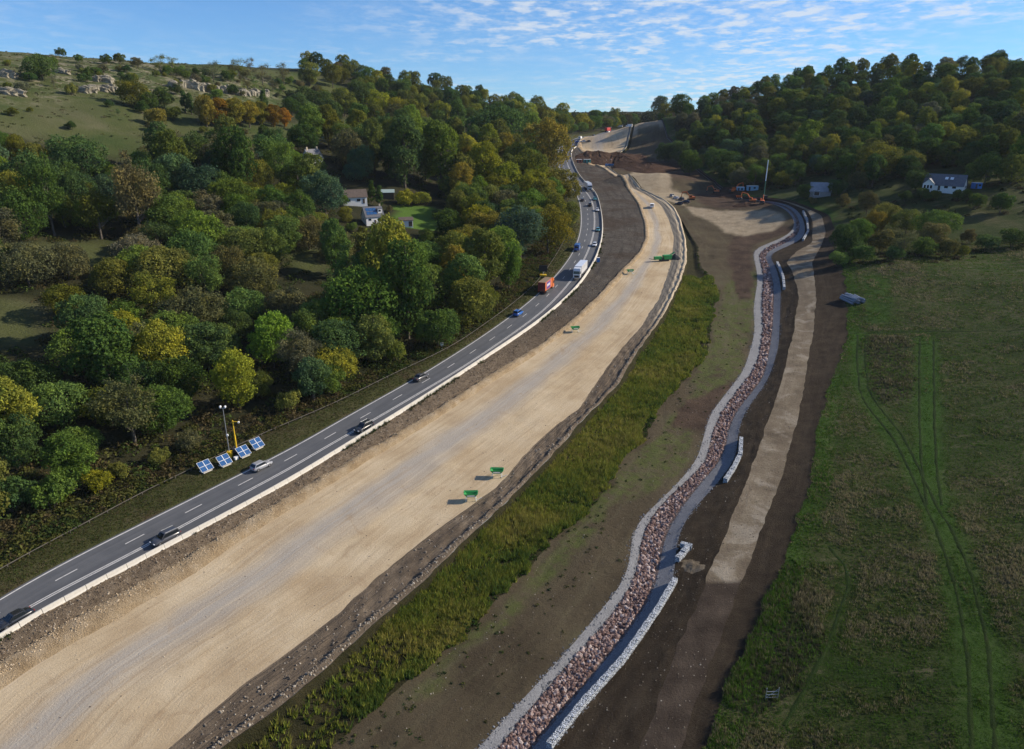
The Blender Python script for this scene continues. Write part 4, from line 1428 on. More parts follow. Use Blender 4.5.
def pmat(name, c, rough=0.6, metal=0.0, var=0.12, scale=3.0, coat=0.0, dirt=None):
    if name in _pc:
        return _pc[name]
    m = NT(name)
    n = m.noise(m.objco(), scale, 5, 0.65)
    k = m.mix(m.rng(n, 0.3, 0.7), scaled(c, 1 - var), scaled(c, 1 + var))
    if dirt:
        k = m.mix(m.rng(m.noise(m.objco(), scale * 0.6, 6, 0.7), 0.5, 0.75, 0, dirt[1]), k, dirt[0])
    m.col(k).set(Roughness=rough, Metallic=metal, Coat_Weight=coat)
    m.p.inputs['Specular IOR Level'].default_value = 0.5
    _pc[name] = m.m
    return m.m


def paintmat(name, c):
    return pmat(name, c, 0.28, 0.0, 0.04, 1.0, 0.6, ((0.16, 0.14, 0.11), 0.22))


GLASS = pmat('dark_glass', (0.012, 0.016, 0.02), 0.05, 0, 0.1)
TYRE = pmat('tyre_rubber', (0.018, 0.018, 0.018), 0.8)
RIM = pmat('alloy_rim', (0.45, 0.45, 0.46), 0.35, 0.9)
BLACKP = pmat('black_plastic', (0.02, 0.02, 0.021), 0.6)
LAMPW = pmat('headlamp_glass', (0.75, 0.76, 0.78), 0.1)
LAMPR = pmat('tail_lamp_red', (0.35, 0.012, 0.012), 0.2)
STEEL = pmat('galvanised_steel', (0.36, 0.38, 0.40), 0.45, 0.7)
WHITEP = pmat('white_paint', (0.78, 0.78, 0.76), 0.5, 0, 0.05)
YELLOWP = pmat('yellow_paint', (0.72, 0.46, 0.02), 0.45)
ORANGEP = pmat('orange_plant_paint', (0.62, 0.15, 0.03), 0.45, 0, 0.1, 2, 0, ((0.18, 0.12, 0.08), 0.4))
GREENP = pmat('green_plant_paint', (0.035, 0.30, 0.075), 0.5, 0, 0.12, 2, 0, ((0.12, 0.16, 0.08), 0.4))
WEATHERED = pmat('weathered_rail', (0.085, 0.076, 0.062), 0.9, 0, 0.25, 0.7)
DARKST = pmat('dark_steel', (0.06, 0.06, 0.062), 0.6, 0.4)
CONC = pmat('pale_concrete', (0.56, 0.53, 0.46), 0.85, 0, 0.10, 1.2, 0, ((0.30, 0.27, 0.22), 0.55))
BLUEP = pmat('blue_paint', (0.03, 0.16, 0.42), 0.45)


def spot(u, v, dz=0.0):
    """ground point seen at a pixel, on the finished surface"""
    p = hit(u, v, 0.0, surf)[0]
    return float(p[0]), float(p[1]), float(surf(p[0], p[1])) + dz


def heading(y, xs):
    k = int(np.clip(np.searchsorted(YS, y), 2, NY - 3))
    dx, dy = xs[k + 2] - xs[k - 2], YS[k + 2] - YS[k - 2]
    return -math.atan2(dx, dy)            # turn of a thing whose front is +Y


# ---------------------------------------------------------------- crash barrier and guard rail
def along(xs, y0, y1, step):
    out = []
    y = y0
    while y < y1:
        k = int(np.clip(np.searchsorted(YS, y), 2, NY - 3))
        s = (xs[k + 2] - xs[k - 2]) / (YS[k + 2] - YS[k - 2])
        out.append((float(np.interp(y, YS, xs)), y, -math.atan(s)))
        y += step / math.hypot(1, s)
    return out


FX = BX[IDX['F']]
bar = empty('concrete_barrier', (float(bx('F', 60)), 60, float(surf(bx('F', 60), 60))))
tag(bar, 'long pale concrete crash barrier along the right edge of the road', 'barrier')
blk = None
mb = MB()
mb.prism([(-0.30, -0.15), (0.30, -0.15), (0.30, 0.10), (0.17, 0.32), (0.12, 0.84), (-0.12, 0.84), (-0.17, 0.32), (-0.30, 0.10)], -1.48, 1.48)
blk = mb.build('barrier_block', CONC, None, 0.015, seg=1)
bme = blk.data
bpy.data.objects.remove(blk)
pl = along(FX, 50, 640, 3.0)
for x, y, rz in pl:
    o = link('barrier_block', bme, None, bar)
    n2 = float(np.interp(y + 1.5, YS, FX))
    gz, gz2 = float(surf(x - 0.1, y)), float(surf(n2 - 0.1, y + 1.5))
    o.matrix_parent_inverse = Matrix.Translation(-Vector(bar.location))
    o.location = (x + 0.28, y, gz - 0.02)
    o.rotation_euler = (rnd.uniform(-0.01, 0.01), -math.atan2(gz2 - gz, 1.5 / math.cos(rz)), rz + PI / 2 + rnd.uniform(-0.008, 0.008))

rail = empty('guard_rail', (float(bx('A', 62)), 62, float(surf(bx('A', 62), 62))))
tag(rail, 'low grey metal guard rail between the left verge and the wood', 'guard rail')
AX = BX[IDX['A']]
pm = MB().box((0, 0, 0.2), (0.10, 0.14, 0.7)).build('post', WEATHERED)
pme = pm.data
bpy.data.objects.remove(pm)
rp = along(AX, 55, 320, 3.2)
for x, y, rz in rp:
    o = link('post', pme, None, rail)
    o.matrix_parent_inverse = Matrix.Translation(-Vector(rail.location))
    o.location = (x + 0.05, y, float(surf(x, y)) - 0.05)
    o.rotation_euler = (0, 0, rz)
prs = [(x, y, float(surf(x, y))) for x, y, rz in rp]
prts = []
for (a, b) in zip(prs[:-1], prs[1:]):
    for lo, hi in ((0.42, 0.50), (0.50, 0.58)):
        prts.append((np.array([[a[0] + .14, a[1], a[2] + lo], [b[0] + .14, b[1], b[2] + lo], [b[0] + .20, b[1], b[2] + (lo + hi) / 2], [a[0] + .20, a[1], a[2] + (lo + hi) / 2]]), np.array([[0, 1, 2, 3]])))
        prts.append((np.array([[a[0] + .20, a[1], a[2] + (lo + hi) / 2], [b[0] + .20, b[1], b[2] + (lo + hi) / 2], [b[0] + .14, b[1], b[2] + hi], [a[0] + .14, a[1], a[2] + hi]]), np.array([[0, 1, 2, 3]])))
V, F = join(prts)
ro = link('rail_beam', np_mesh('rail_beam', V - np.array(rail.location), F), WEATHERED, rail)


# ---------------------------------------------------------------- vehicles
def loft(mb, rings, cap=True):
    k = len(rings[0])
    b = len(mb.v)
    for r in rings:
        mb.v += [tuple(p) for p in r]
    for i in range(len(rings) - 1):
        for j in range(k):
            mb.f.append((b + i * k + j, b + i * k + (j + 1) % k, b + (i + 1) * k + (j + 1) % k, b + (i + 1) * k + j))
    if cap:
        mb.f.append(tuple(b + j for j in range(k)))
        mb.f.append(tuple(b + (len(rings) - 1) * k + j for j in range(k))[::-1])
    return mb


def wheel(root, x, y, r=0.33, w=0.22):
    wh = empty('wheel', (x, y, r))
    wh.parent = root
    s = 1 if x > 0 else -1
    MB().cyl((-w / 2, 0, 0), (w / 2, 0, 0), r, k=16).build('tyre', TYRE, wh, 0.02, seg=1)
    MB().cyl((s * w / 2 - s * 0.02, 0, 0), (s * w / 2 + s * 0.012, 0, 0), r * 0.64, r * 0.55, k=12).build('rim', RIM, wh)
    return wh


def car(u, v, rz, paint, label, style='hatch', group='cars on the main road', scale=1.0, name='car', pos=None):
    x, y, z = pos or spot(u, v)
    root = empty(name, (x, y, z + 0.01), rz, scale)
    tag(root, label, 'car', group)
    L = {'hatch': 2.1, 'suv': 2.3, 'saloon': 2.35, 'estate': 2.35}[style]
    hw = 0.90 if style != 'suv' else 0.94
    belt = {'hatch': 0.92, 'suv': 1.05, 'saloon': 0.90, 'estate': 0.92}[style]
    roof = {'hatch': 1.46, 'suv': 1.70, 'saloon': 1.43, 'estate': 1.47}[style]
    st = [(-L, 0.42, belt * 0.80, 0.74), (-L + 0.12, 0.28, belt * 0.96, 0.84), (-L + 0.6, 0.22, belt + 0.03, 0.97), (-0.6, 0.20, belt + 0.02, 1.0), (0.55, 0.20, belt, 1.0), (1.0, 0.20, belt * 0.985, 0.99), (L - 0.7, 0.22, belt * 0.90, 0.97),
          (L - 0.2, 0.26, belt * 0.78, 0.88), (L, 0.36, belt * 0.62, 0.72)]
    rings = []
    for yy, zb, zt, wf in st:
        w = hw * wf
        zm = zb + (zt - zb) * 0.55
        rings.append([(-w * 0.86, yy, zb), (w * 0.86, yy, zb), (w * 0.98, yy, zb + 0.12), (w, yy, zm), (w * 0.95, yy, zt - 0.06), (w * 0.80, yy, zt), (-w * 0.80, yy, zt), (-w * 0.95, yy, zt - 0.06), (-w, yy, zm), (-w * 0.98, yy, zb + 0.12)])
    loft(MB(), rings).build('body', paint, root, 0, True)
    yb, yr = {'hatch': (-L + 0.15, -L + 0.62), 'suv': (-L + 0.12, -L + 0.42), 'saloon': (-1.62, -0.98), 'estate': (-L + 0.15, -L + 0.6)}[style]
    yf, yt = 1.08, 0.32
    wb, wt = hw * 0.90, hw * 0.70
    b = [(-wb, yb, belt - .03), (wb, yb, belt - .03), (wb * 0.97, yf, belt - .04), (-wb * 0.97, yf, belt - .04)]
    t = [(-wt, yr, roof - .05), (wt, yr, roof - .05), (wt, yt, roof - .03), (-wt, yt, roof - .03)]
    c = [(-wt * 0.85, yr + .12, roof), (wt * 0.85, yr + .12, roof), (wt * 0.85, yt - .15, roof + .01), (-wt * 0.85, yt - .15, roof + .01)]
    loft(MB(), [b, t, c]).build('cabin', paint, root, 0.02, seg=1)

    def pane(name, ia, ib, m=0.09):
        A, B_, C_, D_ = [Vector(q) for q in (b[ia], b[ib], t[ib], t[ia])]
        ce = (A + B_ + C_ + D_) / 4
        nn = (B_ - A).cross(D_ - A).normalized()
        if nn.dot(ce - Vector((0, -0.4, belt))) < 0:
            nn = -nn
        pts = []
        for q, o2, o3 in ((A, B_, D_), (B_, A, C_), (C_, D_, B_), (D_, C_, A)):
            pts.append(tuple(q + (o2 - q).normalized() * m + (o3 - q).normalized() * m * 0.8 + nn * 0.025))
        MB().quad(*pts).build(name, GLASS, root)
    pane('rear_window', 0, 1)
    pane('windscreen', 2, 3)
    pane('side_window', 1, 2, 0.12)
    pane('side_window', 3, 0, 0.12)
    for sx in (-1, 1):
        for yy in (-L + 0.82, L - 0.88):
            wheel(root, sx * (hw - 0.11), yy, 0.33 if style != 'suv' else 0.37)
        MB().box((sx * hw * 0.58, L - 0.10, belt * 0.66), (0.34, 0.14, 0.14)).build('headlight', LAMPW, root, 0.02, seg=1)
        MB().box((sx * hw * 0.64, -L + 0.05, belt * 0.82), (0.26, 0.10, 0.18)).build('tail_light', LAMPR, root, 0.02, seg=1)
        MB().box((sx * (hw + 0.08), 0.82, belt + 0.05), (0.20, 0.10, 0.14)).build('wing_mirror', paint, root, 0.02, seg=1)
    MB().box((0, L - 0.005, 0.42), (hw * 1.0, 0.05, 0.16)).build('grille', BLACKP, root)
    MB().box((0, -L + 0.03, 0.55), (0.5, 0.05, 0.12)).build('number_plate', pmat('plate_yellow', (0.65, 0.5, 0.08)), root)
    if style in ('suv', 'estate'):
        for sx in (-1, 1):
            MB().cyl((sx * wt * 0.92, yr + .1, roof + .06), (sx * wt * 0.92, yt - .1, roof + .06), 0.025, k=6).build('roof_rail', STEEL, root)
    return root


def van(u, v, rz, paint, label, group='vans and trucks', L=5.4, hh=2.2, pos=None, cat='van'):
    x, y, z = pos or spot(u, v)
    root = empty('van', (x, y, z + 0.01), rz)
    tag(root, label, cat, group)
    l = L / 2
    MB().prism([(-l, 0.35), (l - .15, 0.35), (l, 0.6), (l - .1, 1.05), (l - .75, 1.25), (l - 1.35, hh), (-l + .05, hh)], -0.95, 0.95).build('body', paint, root, 0.06)
    MB().quad((-0.80, l - .72, 1.32), (0.80, l - .72, 1.32), (0.74, l - 1.26, hh - .12), (-0.74, l - 1.26, hh - .12)).build('windscreen', GLASS, root).location = (0, 0.06, 0.03)
    for sx in (-1, 1):
        MB().add([(sx * .96, l - 1.0, 1.25), (sx * .96, l - 1.9, 1.25), (sx * .96, l - 1.9, hh - .25), (sx * .96, l - 1.45, hh - .25)], [(0, 1, 2, 3)]).build('side_window', GLASS, root)
        for yy in (-l + .95, l - .95):
            wheel(root, sx * .82, yy, 0.34)
        MB().box((sx * .66, l - .06, 0.8), (0.3, .12, .2)).build('headlight', LAMPW, root, 0.02, seg=1)
        MB().box((sx * .84, -l - .005, 0.95), (0.14, .06, .4)).build('tail_light', LAMPR, root, 0.01, seg=1)
    MB().box((0, -l - .01, 1.6), (1.4, .03, .6)).build('rear_window', GLASS, root)
    return root


def lorry(u, v, rz, cab, box, label, L=13.0, semi=True, roofm=None, rearm=None, panel=None, scale=1.0, pos=None):
    x, y, z = pos or spot(u, v)
    root = empty('lorry', (x, y, z + 0.01), rz, scale)
    tag(root, label, 'lorry', 'lorries on the road')
    h = 3.95
    l = L / 2
    # cab in front (+Y)
    MB().prism([(l, 0.45), (l, 1.5), (l - .12, 2.75), (l - .5, 3.55), (l - 2.0, 3.75), (l - 2.0, 0.45)], -1.22, 1.22).build('cab', cab, root, 0.08)
    MB().quad((-1.1, l - .04, 1.75), (1.1, l - .04, 1.75), (1.08, l - .15, 2.72), (-1.08, l - .15, 2.72)).build('windscreen', GLASS, root).location = (0, 0.09, 0)
    MB().box((0, l - .01, 0.95), (1.7, .08, .7)).build('grille', BLACKP, root, 0.02, seg=1)
    for sx in (-1, 1):
        MB().box((sx * 0.92, l, 0.62), (0.4, .1, .2)).build('headlight', LAMPW, root, 0.02, seg=1)
        MB().quad((sx * 1.235, l - .3, 1.75), (sx * 1.235, l - 1.3, 1.75), (sx * 1.235, l - 1.3, 2.65), (sx * 1.235, l - .45, 2.65)).build('side_window', GLASS, root)
        MB().box((sx * 1.4, l - .1, 2.3), (0.12, .18, .6)).build('wing_mirror', BLACKP, root, 0.02, seg=1)
    bl = L - 2.6
    bc = -l + bl / 2
    bo = MB().box((0, bc, 1.15 + (h - 1.15) / 2), (2.5, bl, h - 1.15)).build('cargo_box', box, root, 0.03, seg=1)
    MB().box((0, bc, h + .012), (2.46, bl - .04, 0.03)).build('roof_sheet', roofm or box, bo)
    MB().box((0, -l - .012, 2.5), (2.42, 0.03, 2.6)).build('rear_door', rearm or box, bo)
    if panel:
        MB().box((1.262, bc - bl * 0.05, 2.55), (0.02, bl * 0.55, 2.3)).build('side_panel', panel, bo)
        for k in range(5):
            MB().box((1.275, bc - bl * 0.22 + k * bl * 0.085, 2.65), (0.012, bl * 0.05, 0.8 - 0.2 * (k % 2))).build('lettering', WHITEP, bo)
    MB().box((0, -0.3, 0.95), (0.9, L - 1.0, 0.3)).build('chassis', DARKST, root)
    ax = [l - 1.3] + ([l - 4.2] if semi else []) + ([-l + 1.2, -l + 2.5, -l + 3.8] if semi else [-l + 2.0, -l + 3.2])
    for yy in ax:
        for sx in (-1, 1):
            wheel(root, sx * 1.05, yy, 0.5, 0.32)
    for sx in (-1, 1):
        MB().box((sx * 1.0, -l - .01, 0.85), (0.4, .06, .14)).build('tail_light', LAMPR, root)
        MB().box((sx * 1.2, bc, 0.85), (0.05, bl * 0.5, 0.6)).build('side_guard', DARKST, root)
    return root


LX1, LX2, LX3 = (RB + LD) / 2 + 0.1, (LD + LE) / 2, (LE + RF) / 2


def lane_pos(lane, v):
    """the point of a lane whose ground shows at picture row v"""
    z = surf(lane, YS)
    _, vv, _ = project(lane, YS, z)
    k = np.where((YS > 45) & (YS < 760))[0]
    y = float(np.interp(-v, -vv[k], YS[k]))
    x = float(np.interp(y, YS, lane))
    return (x, y, float(surf(x, y))), heading(y, lane)


def on_lane(lane, v, fn, *a, away=True, **k):
    p, h = lane_pos(lane, v)
    return fn(0, 0, h if away else h + PI, *a, pos=p, **k)


SILVER = paintmat('silver_car_paint', (0.30, 0.31, 0.33))
BLACKC = paintmat('black_car_paint', (0.018, 0.02, 0.023))
GREYC = paintmat('dark_grey_car_paint', (0.055, 0.058, 0.065))
BLUEC = paintmat('blue_car_paint', (0.02, 0.12, 0.42))
WHITEC = paintmat('white_car_paint', (0.72, 0.73, 0.74))
TEALC = paintmat('teal_car_paint', (0.05, 0.24, 0.26))
REDC = paintmat('red_lorry_paint', (0.50, 0.035, 0.03))
ORC = paintmat('orange_lorry_paint', (0.70, 0.17, 0.03))
MAROON = paintmat('maroon_rear_paint', (0.16, 0.018, 0.03))
PURPLE = paintmat('purple_panel_paint', (0.13, 0.06, 0.30))
TANROOF = paintmat('tan_roof_sheet', (0.36, 0.27, 0.19))
on_lane(LX3, 622, car, BLACKC, 'black car cut off by the left edge of the photo', style='saloon', away=False)
on_lane(LX3, 541, car, GREYC, 'dark grey estate car with roof rails, nearest whole car, beside the barrier', style='suv', away=False)
on_lane(LX1, 468, car, SILVER, 'silver hatchback driving past the solar panels', style='hatch')
on_lane(LX3, 430, car, BLACKC, 'black hatchback close to the concrete barrier on the straight', style='suv', away=False)
on_lane(LX1, 379, car, GREYC, 'dark grey saloon car on the straight, in the left lane', style='saloon')
bv = on_lane(LX1, 315, car, BLUEC, 'bright blue car following the orange lorry', style='suv')
on_lane(LX1, 291, lorry, ORC, ORC, 'orange and purple lorry with a maroon rear door and tan roof', L=10.5, semi=False, roofm=TANROOF, rearm=MAROON, panel=PURPLE)
on_lane(LX3, 275, lorry, WHITEC, WHITEC, 'white articulated lorry coming downhill round the bend', away=False, L=14)
on_lane(LX1, 250, van, BLUEC, 'blue van with a dark shadow in the left lane on the bend', L=6.0, hh=2.5)
on_lane(LX3, 246, car, WHITEC, 'white car following the white lorry downhill', style='hatch', away=False)
on_lane(LX3, 231, car, TEALC, 'teal car in the right lane beyond the white car', style='hatch', away=False)
on_lane(LX3, 211, car, WHITEC, 'small white car in the right lane halfway up the bend', style='saloon', away=False)
on_lane(LX2, 206, car, BLACKC, 'black car in the middle lane near the far lorry', style='suv')
on_lane(LX3, 200, car, TEALC, 'far teal car just below the far white lorry', style='hatch', away=False)
on_lane(LX1, 201, car, GREYC, 'far grey car in the left lane by the roadside trees', style='hatch')
on_lane(LX3, 189.5, lorry, WHITEC, WHITEC, 'distant white lorry emerging from behind the roadside trees', away=False, L=14)
on_lane(LX1, 131, lorry, REDC, REDC, 'red lorry on the far crest of the road', L=12)
on_lane(LX3, 133.5, van, WHITEP, 'white van right behind the red lorry on the far crest')
on_lane(LX2, 136.5, car, BLACKC, 'black car on the far stretch of road below the crest', style='suv')
on_lane(LX3, 139, van, WHITEP, 'white van on the far stretch of road, lower left', L=6)

# ---------------------------------------------------------------- solar panel units and masts on the verge
solar_m = NT('solar_cells')
so_ = solar_m.objco()
br_ = solar_m.n.new('ShaderNodeTexBrick')
solar_m.l.new(so_, br_.inputs['Vector'])
br_.offset = 0
br_.inputs['Color1'].default_value = (0.012, 0.065, 0.19, 1)
br_.inputs['Color2'].default_value = (0.016, 0.085, 0.24, 1)
br_.inputs['Mortar'].default_value = (0.10, 0.16, 0.26, 1)
br_.inputs['Scale'].default_value = 1.0
br_.inputs['Mortar Size'].default_value = 0.008
br_.inputs['Brick Width'].default_value = 0.17
br_.inputs['Row Height'].default_value = 0.17
solar_m.col(br_.outputs['Color']).set(Roughness=0.12)
solar_m.p.inputs['Specular IOR Level'].default_value = 0.6
SOLAR = solar_m.m


def solar_unit(u, v, label):
    x, y, z = spot(u, v)
    rz = heading(y, RB)
    root = empty('solar_panel_unit', (x, y, z), rz, 0.76)        # long axis is +Y along the road, lower edge to the right
    tag(root, label, 'solar panel', 'solar panel units on the verge')
    tl = R(42)
    c0 = Vector((0.0, 0, 1.45))
    ax = Vector((math.cos(tl), 0, -math.sin(tl)))
    nn = Vector((math.sin(tl), 0, math.cos(tl)))
    fr = MB()
    for j in (-1, 1):
        for i in (-1, 1):
            c = c0 + ax * (i * 0.70) + Vector((0, j * 0.80, 0))
            M = Matrix.Rotation(tl, 4, 'Y')
            p = MB().box((0, 0, 0), (1.30, 1.44, 0.035)).build('solar_panel', SOLAR, root)
            p.matrix_local = Matrix.Translation(c + nn * 0.03) @ M
            for a, b in (((-.68, 0), (.05, 1.56)), ((.68, 0), (.05, 1.56))):
                fr.box(c + ax * a[0], (b[0], b[1], 0.06), tilt=(tl, 'Y'))
            for s in (-1, 1):
                fr.box(c + Vector((0, s * .76, 0)), (1.42, .06, 0.06), tilt=(tl, 'Y'))
    fr.build('frame', WHITEP, root)
    lg = MB()
    for j in (-1, 1):
        lg.cyl((-.75, j * .9, 0), (-.75, j * .9, 2.0), .04)
        lg.cyl((.75, j * .9, 0), (.75, j * .9, .85), .04)
        lg.cyl((-.75, j * .9, .1), (.75, j * .9, .75), .03)
    lg.build('legs', STEEL, root)
    MB().box((0, 0, 0.12), (1.9, 2.4, 0.22)).build('base', CONC, root, 0.02, seg=1)
    return root


solar_unit(206, 471, 'leftmost of the four blue solar panel units on the verge')
solar_unit(225, 465, 'second solar panel unit from left, below the grey camera mast')
solar_unit(244, 456, 'third solar panel unit from left, below the yellow mast')
solar_unit(257.5, 448, 'rightmost of the four solar panel units, nearest the silver car')

x, y, z = spot(230, 457)
t = empty('camera_mast', (x, y, z))
tag(t, 'slim grey mast topped by two white cameras beside the solar panels', 'mast')
MB().cyl((0, 0, 0), (0, 0, 10.2), 0.11, 0.06).build('pole', STEEL, t)
MB().box((0, 0, 10.1), (1.0, .08, .08)).build('crossarm', STEEL, t)
for s in (-1, 1):
    MB().box((s * .45, 0, 10.4), (.28, .5, .36)).build('camera', WHITEP, t, .04)
MB().box((.1, 0, 4.6), (.34, .3, .4)).build('junction_box', WHITEP, t, .03)
MB().box((0, 0, .6), (.9, .9, 1.2)).build('cabinet', YELLOWP, t, .04)
x, y, z = spot(237, 452)
t = empty('yellow_mast', (x, y, z), 0)
tag(t, 'yellow telescopic mast with a short arm behind the solar panels', 'mast')
MB().cyl((0, 0, 0), (0, 0, 3.6), 0.16, 0.16).cyl((0, 0, 3.6), (0, 0, 6.7), 0.11, 0.10).build('pole', YELLOWP, t)
MB().box((.55, 0, 6.4), (1.1, .12, .12)).build('arm', YELLOWP, t)
MB().box((1.1, 0, 6.3), (.3, .4, .3)).build('camera', WHITEP, t, .04)
MB().box((0, 0, .5), (1.3, 1.6, .9)).build('base_cabinet', DARKST, t, .05)
x, y, z = spot(236, 459.5)
t = empty('control_box', (x + .1, y, z), heading(y, RB), .65)
tag(t, 'small white control box between the middle solar panel units', 'cabinet')
MB().box((0, 0, .45), (.8, 1.2, .9)).build('box_body', WHITEP, t, .04)
MB().box((0, 0, .93), (.9, 1.3, .06)).build('lid', WHITEP, t)

x, y, z = spot(543, 277)
t = empty('message_sign', (x, y, z), R(-8))
tag(t, 'black variable message sign on a yellow trailer beside the orange lorry', 'sign')
MB().box((0, 0, 3.0), (2.9, .25, 2.1)).build('display', BLACKP, t, .04)
MB().cyl((0, 0, .5), (0, 0, 2.2), .12).build('mast', STEEL, t)
MB().box((0, 0, .65), (2.2, 1.5, .5)).build('trailer', YELLOWP, t, .05)
for s in (-1, 1):
    wheel(t, s * 1.2, 0, .32)
x, y, z = spot(442, 349)
t = empty('marker_post', (x, y, z))
tag(t, 'short white marker post behind the guard rail', 'post')
MB().box((0, 0, .55), (.16, .12, 1.1)).build('post_body', WHITEP, t, .02, seg=1)
MB().box((0, 0, 1.35), (.75, .08, .75)).build('sign_plate', WHITEP, t, .02, seg=1)
x, y, z = spot(598, 262)
t = empty('site_cabinet', (x, y, z), 0.2)
tag(t, 'small blue cabinet on dark spoil beside the barrier bend', 'cabinet')
MB().box((0, 0, .8), (1.1, .9, 1.6)).build('cabinet_body', BLUEP, t, .04)
MB().box((0, 0, 1.63), (1.2, 1.0, .08)).build('lid', WHITEP, t)


# ---------------------------------------------------------------- green trays on the haul road
def tray(u, v, rz, label, sc=1.0):
    x, y, z = spot(u, v)
    t = empty('green_hopper', (x, y, z), rz, sc)
    tag(t, label, 'hopper', 'green hoppers on the haul road')
    b = MB()
    bot = [(-.7, -.4, .75), (.7, -.4, .75), (.7, .4, .75), (-.7, .4, .75)]
    top = [(-1.25, -.75, 1.55), (1.25, -.75, 1.55), (1.25, .75, 1.55), (-1.25, .75, 1.55)]
    ti = [(-1.17, -.67, 1.55), (1.17, -.67, 1.55), (1.17, .67, 1.55), (-1.17, .67, 1.55)]
    bi = [(-.62, -.34, .85), (.62, -.34, .85), (.62, .34, .85), (-.62, .34, .85)]
    loft(b, [bot, top, ti, bi]).build('tray', GREENP, t)
    for s in (-1, 1):
        for q in (-1, 1):
            MB().cyl((s * .95, q * .5, 0), (s * .72, q * .42, .95), .05).build('leg', WHITEP, t)
    MB().box((0, -.8, 1.2), (1.3, .04, .3), tilt=(R(24), 'X')).build('plate', WHITEP, t)
    MB().box((0, 0, 1.62), (2.6, .1, .1)).build('top_bar', GREENP, t)
    MB().cyl((.9, -.4, .2), (1.9, .5, .15), .05).build('drawbar', STEEL, t)
    return t


tray(471, 500, 0.05, 'nearest green hopper, on white legs at the haul road edge')
tray(497, 476.5, -0.05, 'second nearest green hopper, just beyond the one on white legs')
tray(575, 332, 0.2, 'green hopper alone on the pale bund by the rubble verge')
tray(630, 274, 0.1, 'green hopper on the haul road bund left of the green screener')
x, y, z = spot(664, 261)
t = empty('mobile_screener', (x, y, z), R(15))
tag(t, 'green mobile screening machine across the haul road beside a dark heap', 'screener')
MB().box((1.2, 0, 1.5), (3.0, 1.6, 1.5), taper=(1.15, 1.1)).build('hopper', GREENP, t, .05)
MB().box((-2.6, 0, 1.3), (3.0, 1.2, 1.1)).build('engine_housing', GREENP, t, .06)
MB().box((-.6, 0, 1.0), (2.0, .9, .5)).build('chassis', DARKST, t)
MB().box((2.8, .2, 2.4), (3.2, .7, .25), tilt=(R(-28), 'Y')).build('conveyor', GREENP, t, .03)
MB().box((-4.8, 0, .9), (2.6, .5, .16), tilt=(R(12), 'Y')).build('side_conveyor', DARKST, t)
for s in (-1, 1):
    MB().prism([(-1.5, 0), (-1.8, .35), (-1.5, .7), (1.5, .7), (1.8, .35), (1.5, 0)], s * .6 - .2, s * .6 + .2).build('crawler_track', TYRE, t)
for c in t.children:
    if c.name.startswith('crawler_track'):
        c.rotation_euler[2] = PI / 2


def rock_mesh(name, seed, r=1.0, flat=0.75, sub=1):
    bm = bmesh.new()
    bmesh.ops.create_icosphere(bm, subdivisions=sub, radius=r)
    rr = random.Random(seed)
    for v in bm.verts:
        k = 1 + rr.uniform(-0.28, 0.22)
        v.co = Vector((v.co.x * k, v.co.y * k, v.co.z * k * flat))
    me = bpy.data.meshes.new(name)
    bm.to_mesh(me)
    bm.free()
    return me


def mound(name, u, v, rad, h, mat, label, cat, seed=1):
    """a heap of loose material with a rough slope"""
    x, y, z = spot(u, v)
    th = np.linspace(0, 2 * PI, 28, endpoint=False)
    rs = np.linspace(0, 1, 9)
    V = []
    for a in rs:
        for b in th:
            q = rad * a * (1 + .12 * math.sin(2 * b + seed) + .05 * math.sin(5 * b + seed * 2))
            hx, hy = x + q * math.cos(b), y + q * math.sin(b)
            V.append((hx - x, hy - y, float(surf(hx, hy)) - z - .15 + (h * (1 - a) ** 0.85) * (1 + .12 * float(vnoise(hx * 1.7, hy * 1.7)))))
    o = link(name, np_mesh(name, V, np.concatenate([np.c_[i * 28 + np.arange(28), i * 28 + (np.arange(28) + 1) % 28, (i + 1) * 28 + (np.arange(28) + 1) % 28, (i + 1) * 28 + np.arange(28)] for i in range(8)])), mat)
    o.location = (x, y, z)
    return tag(o, label, cat)


DARKHEAP = ground_mat('dark_gravel_heap', [(0.3, (0.035, 0.036, 0.042)), (0.7, (0.085, 0.085, 0.092))], 0.8, 5, 0.2)
mound('gravel_heap', 675, 259, 2.0, 2.2, DARKHEAP, 'small dark gravel heap right of the green screener', 'heap', 2)


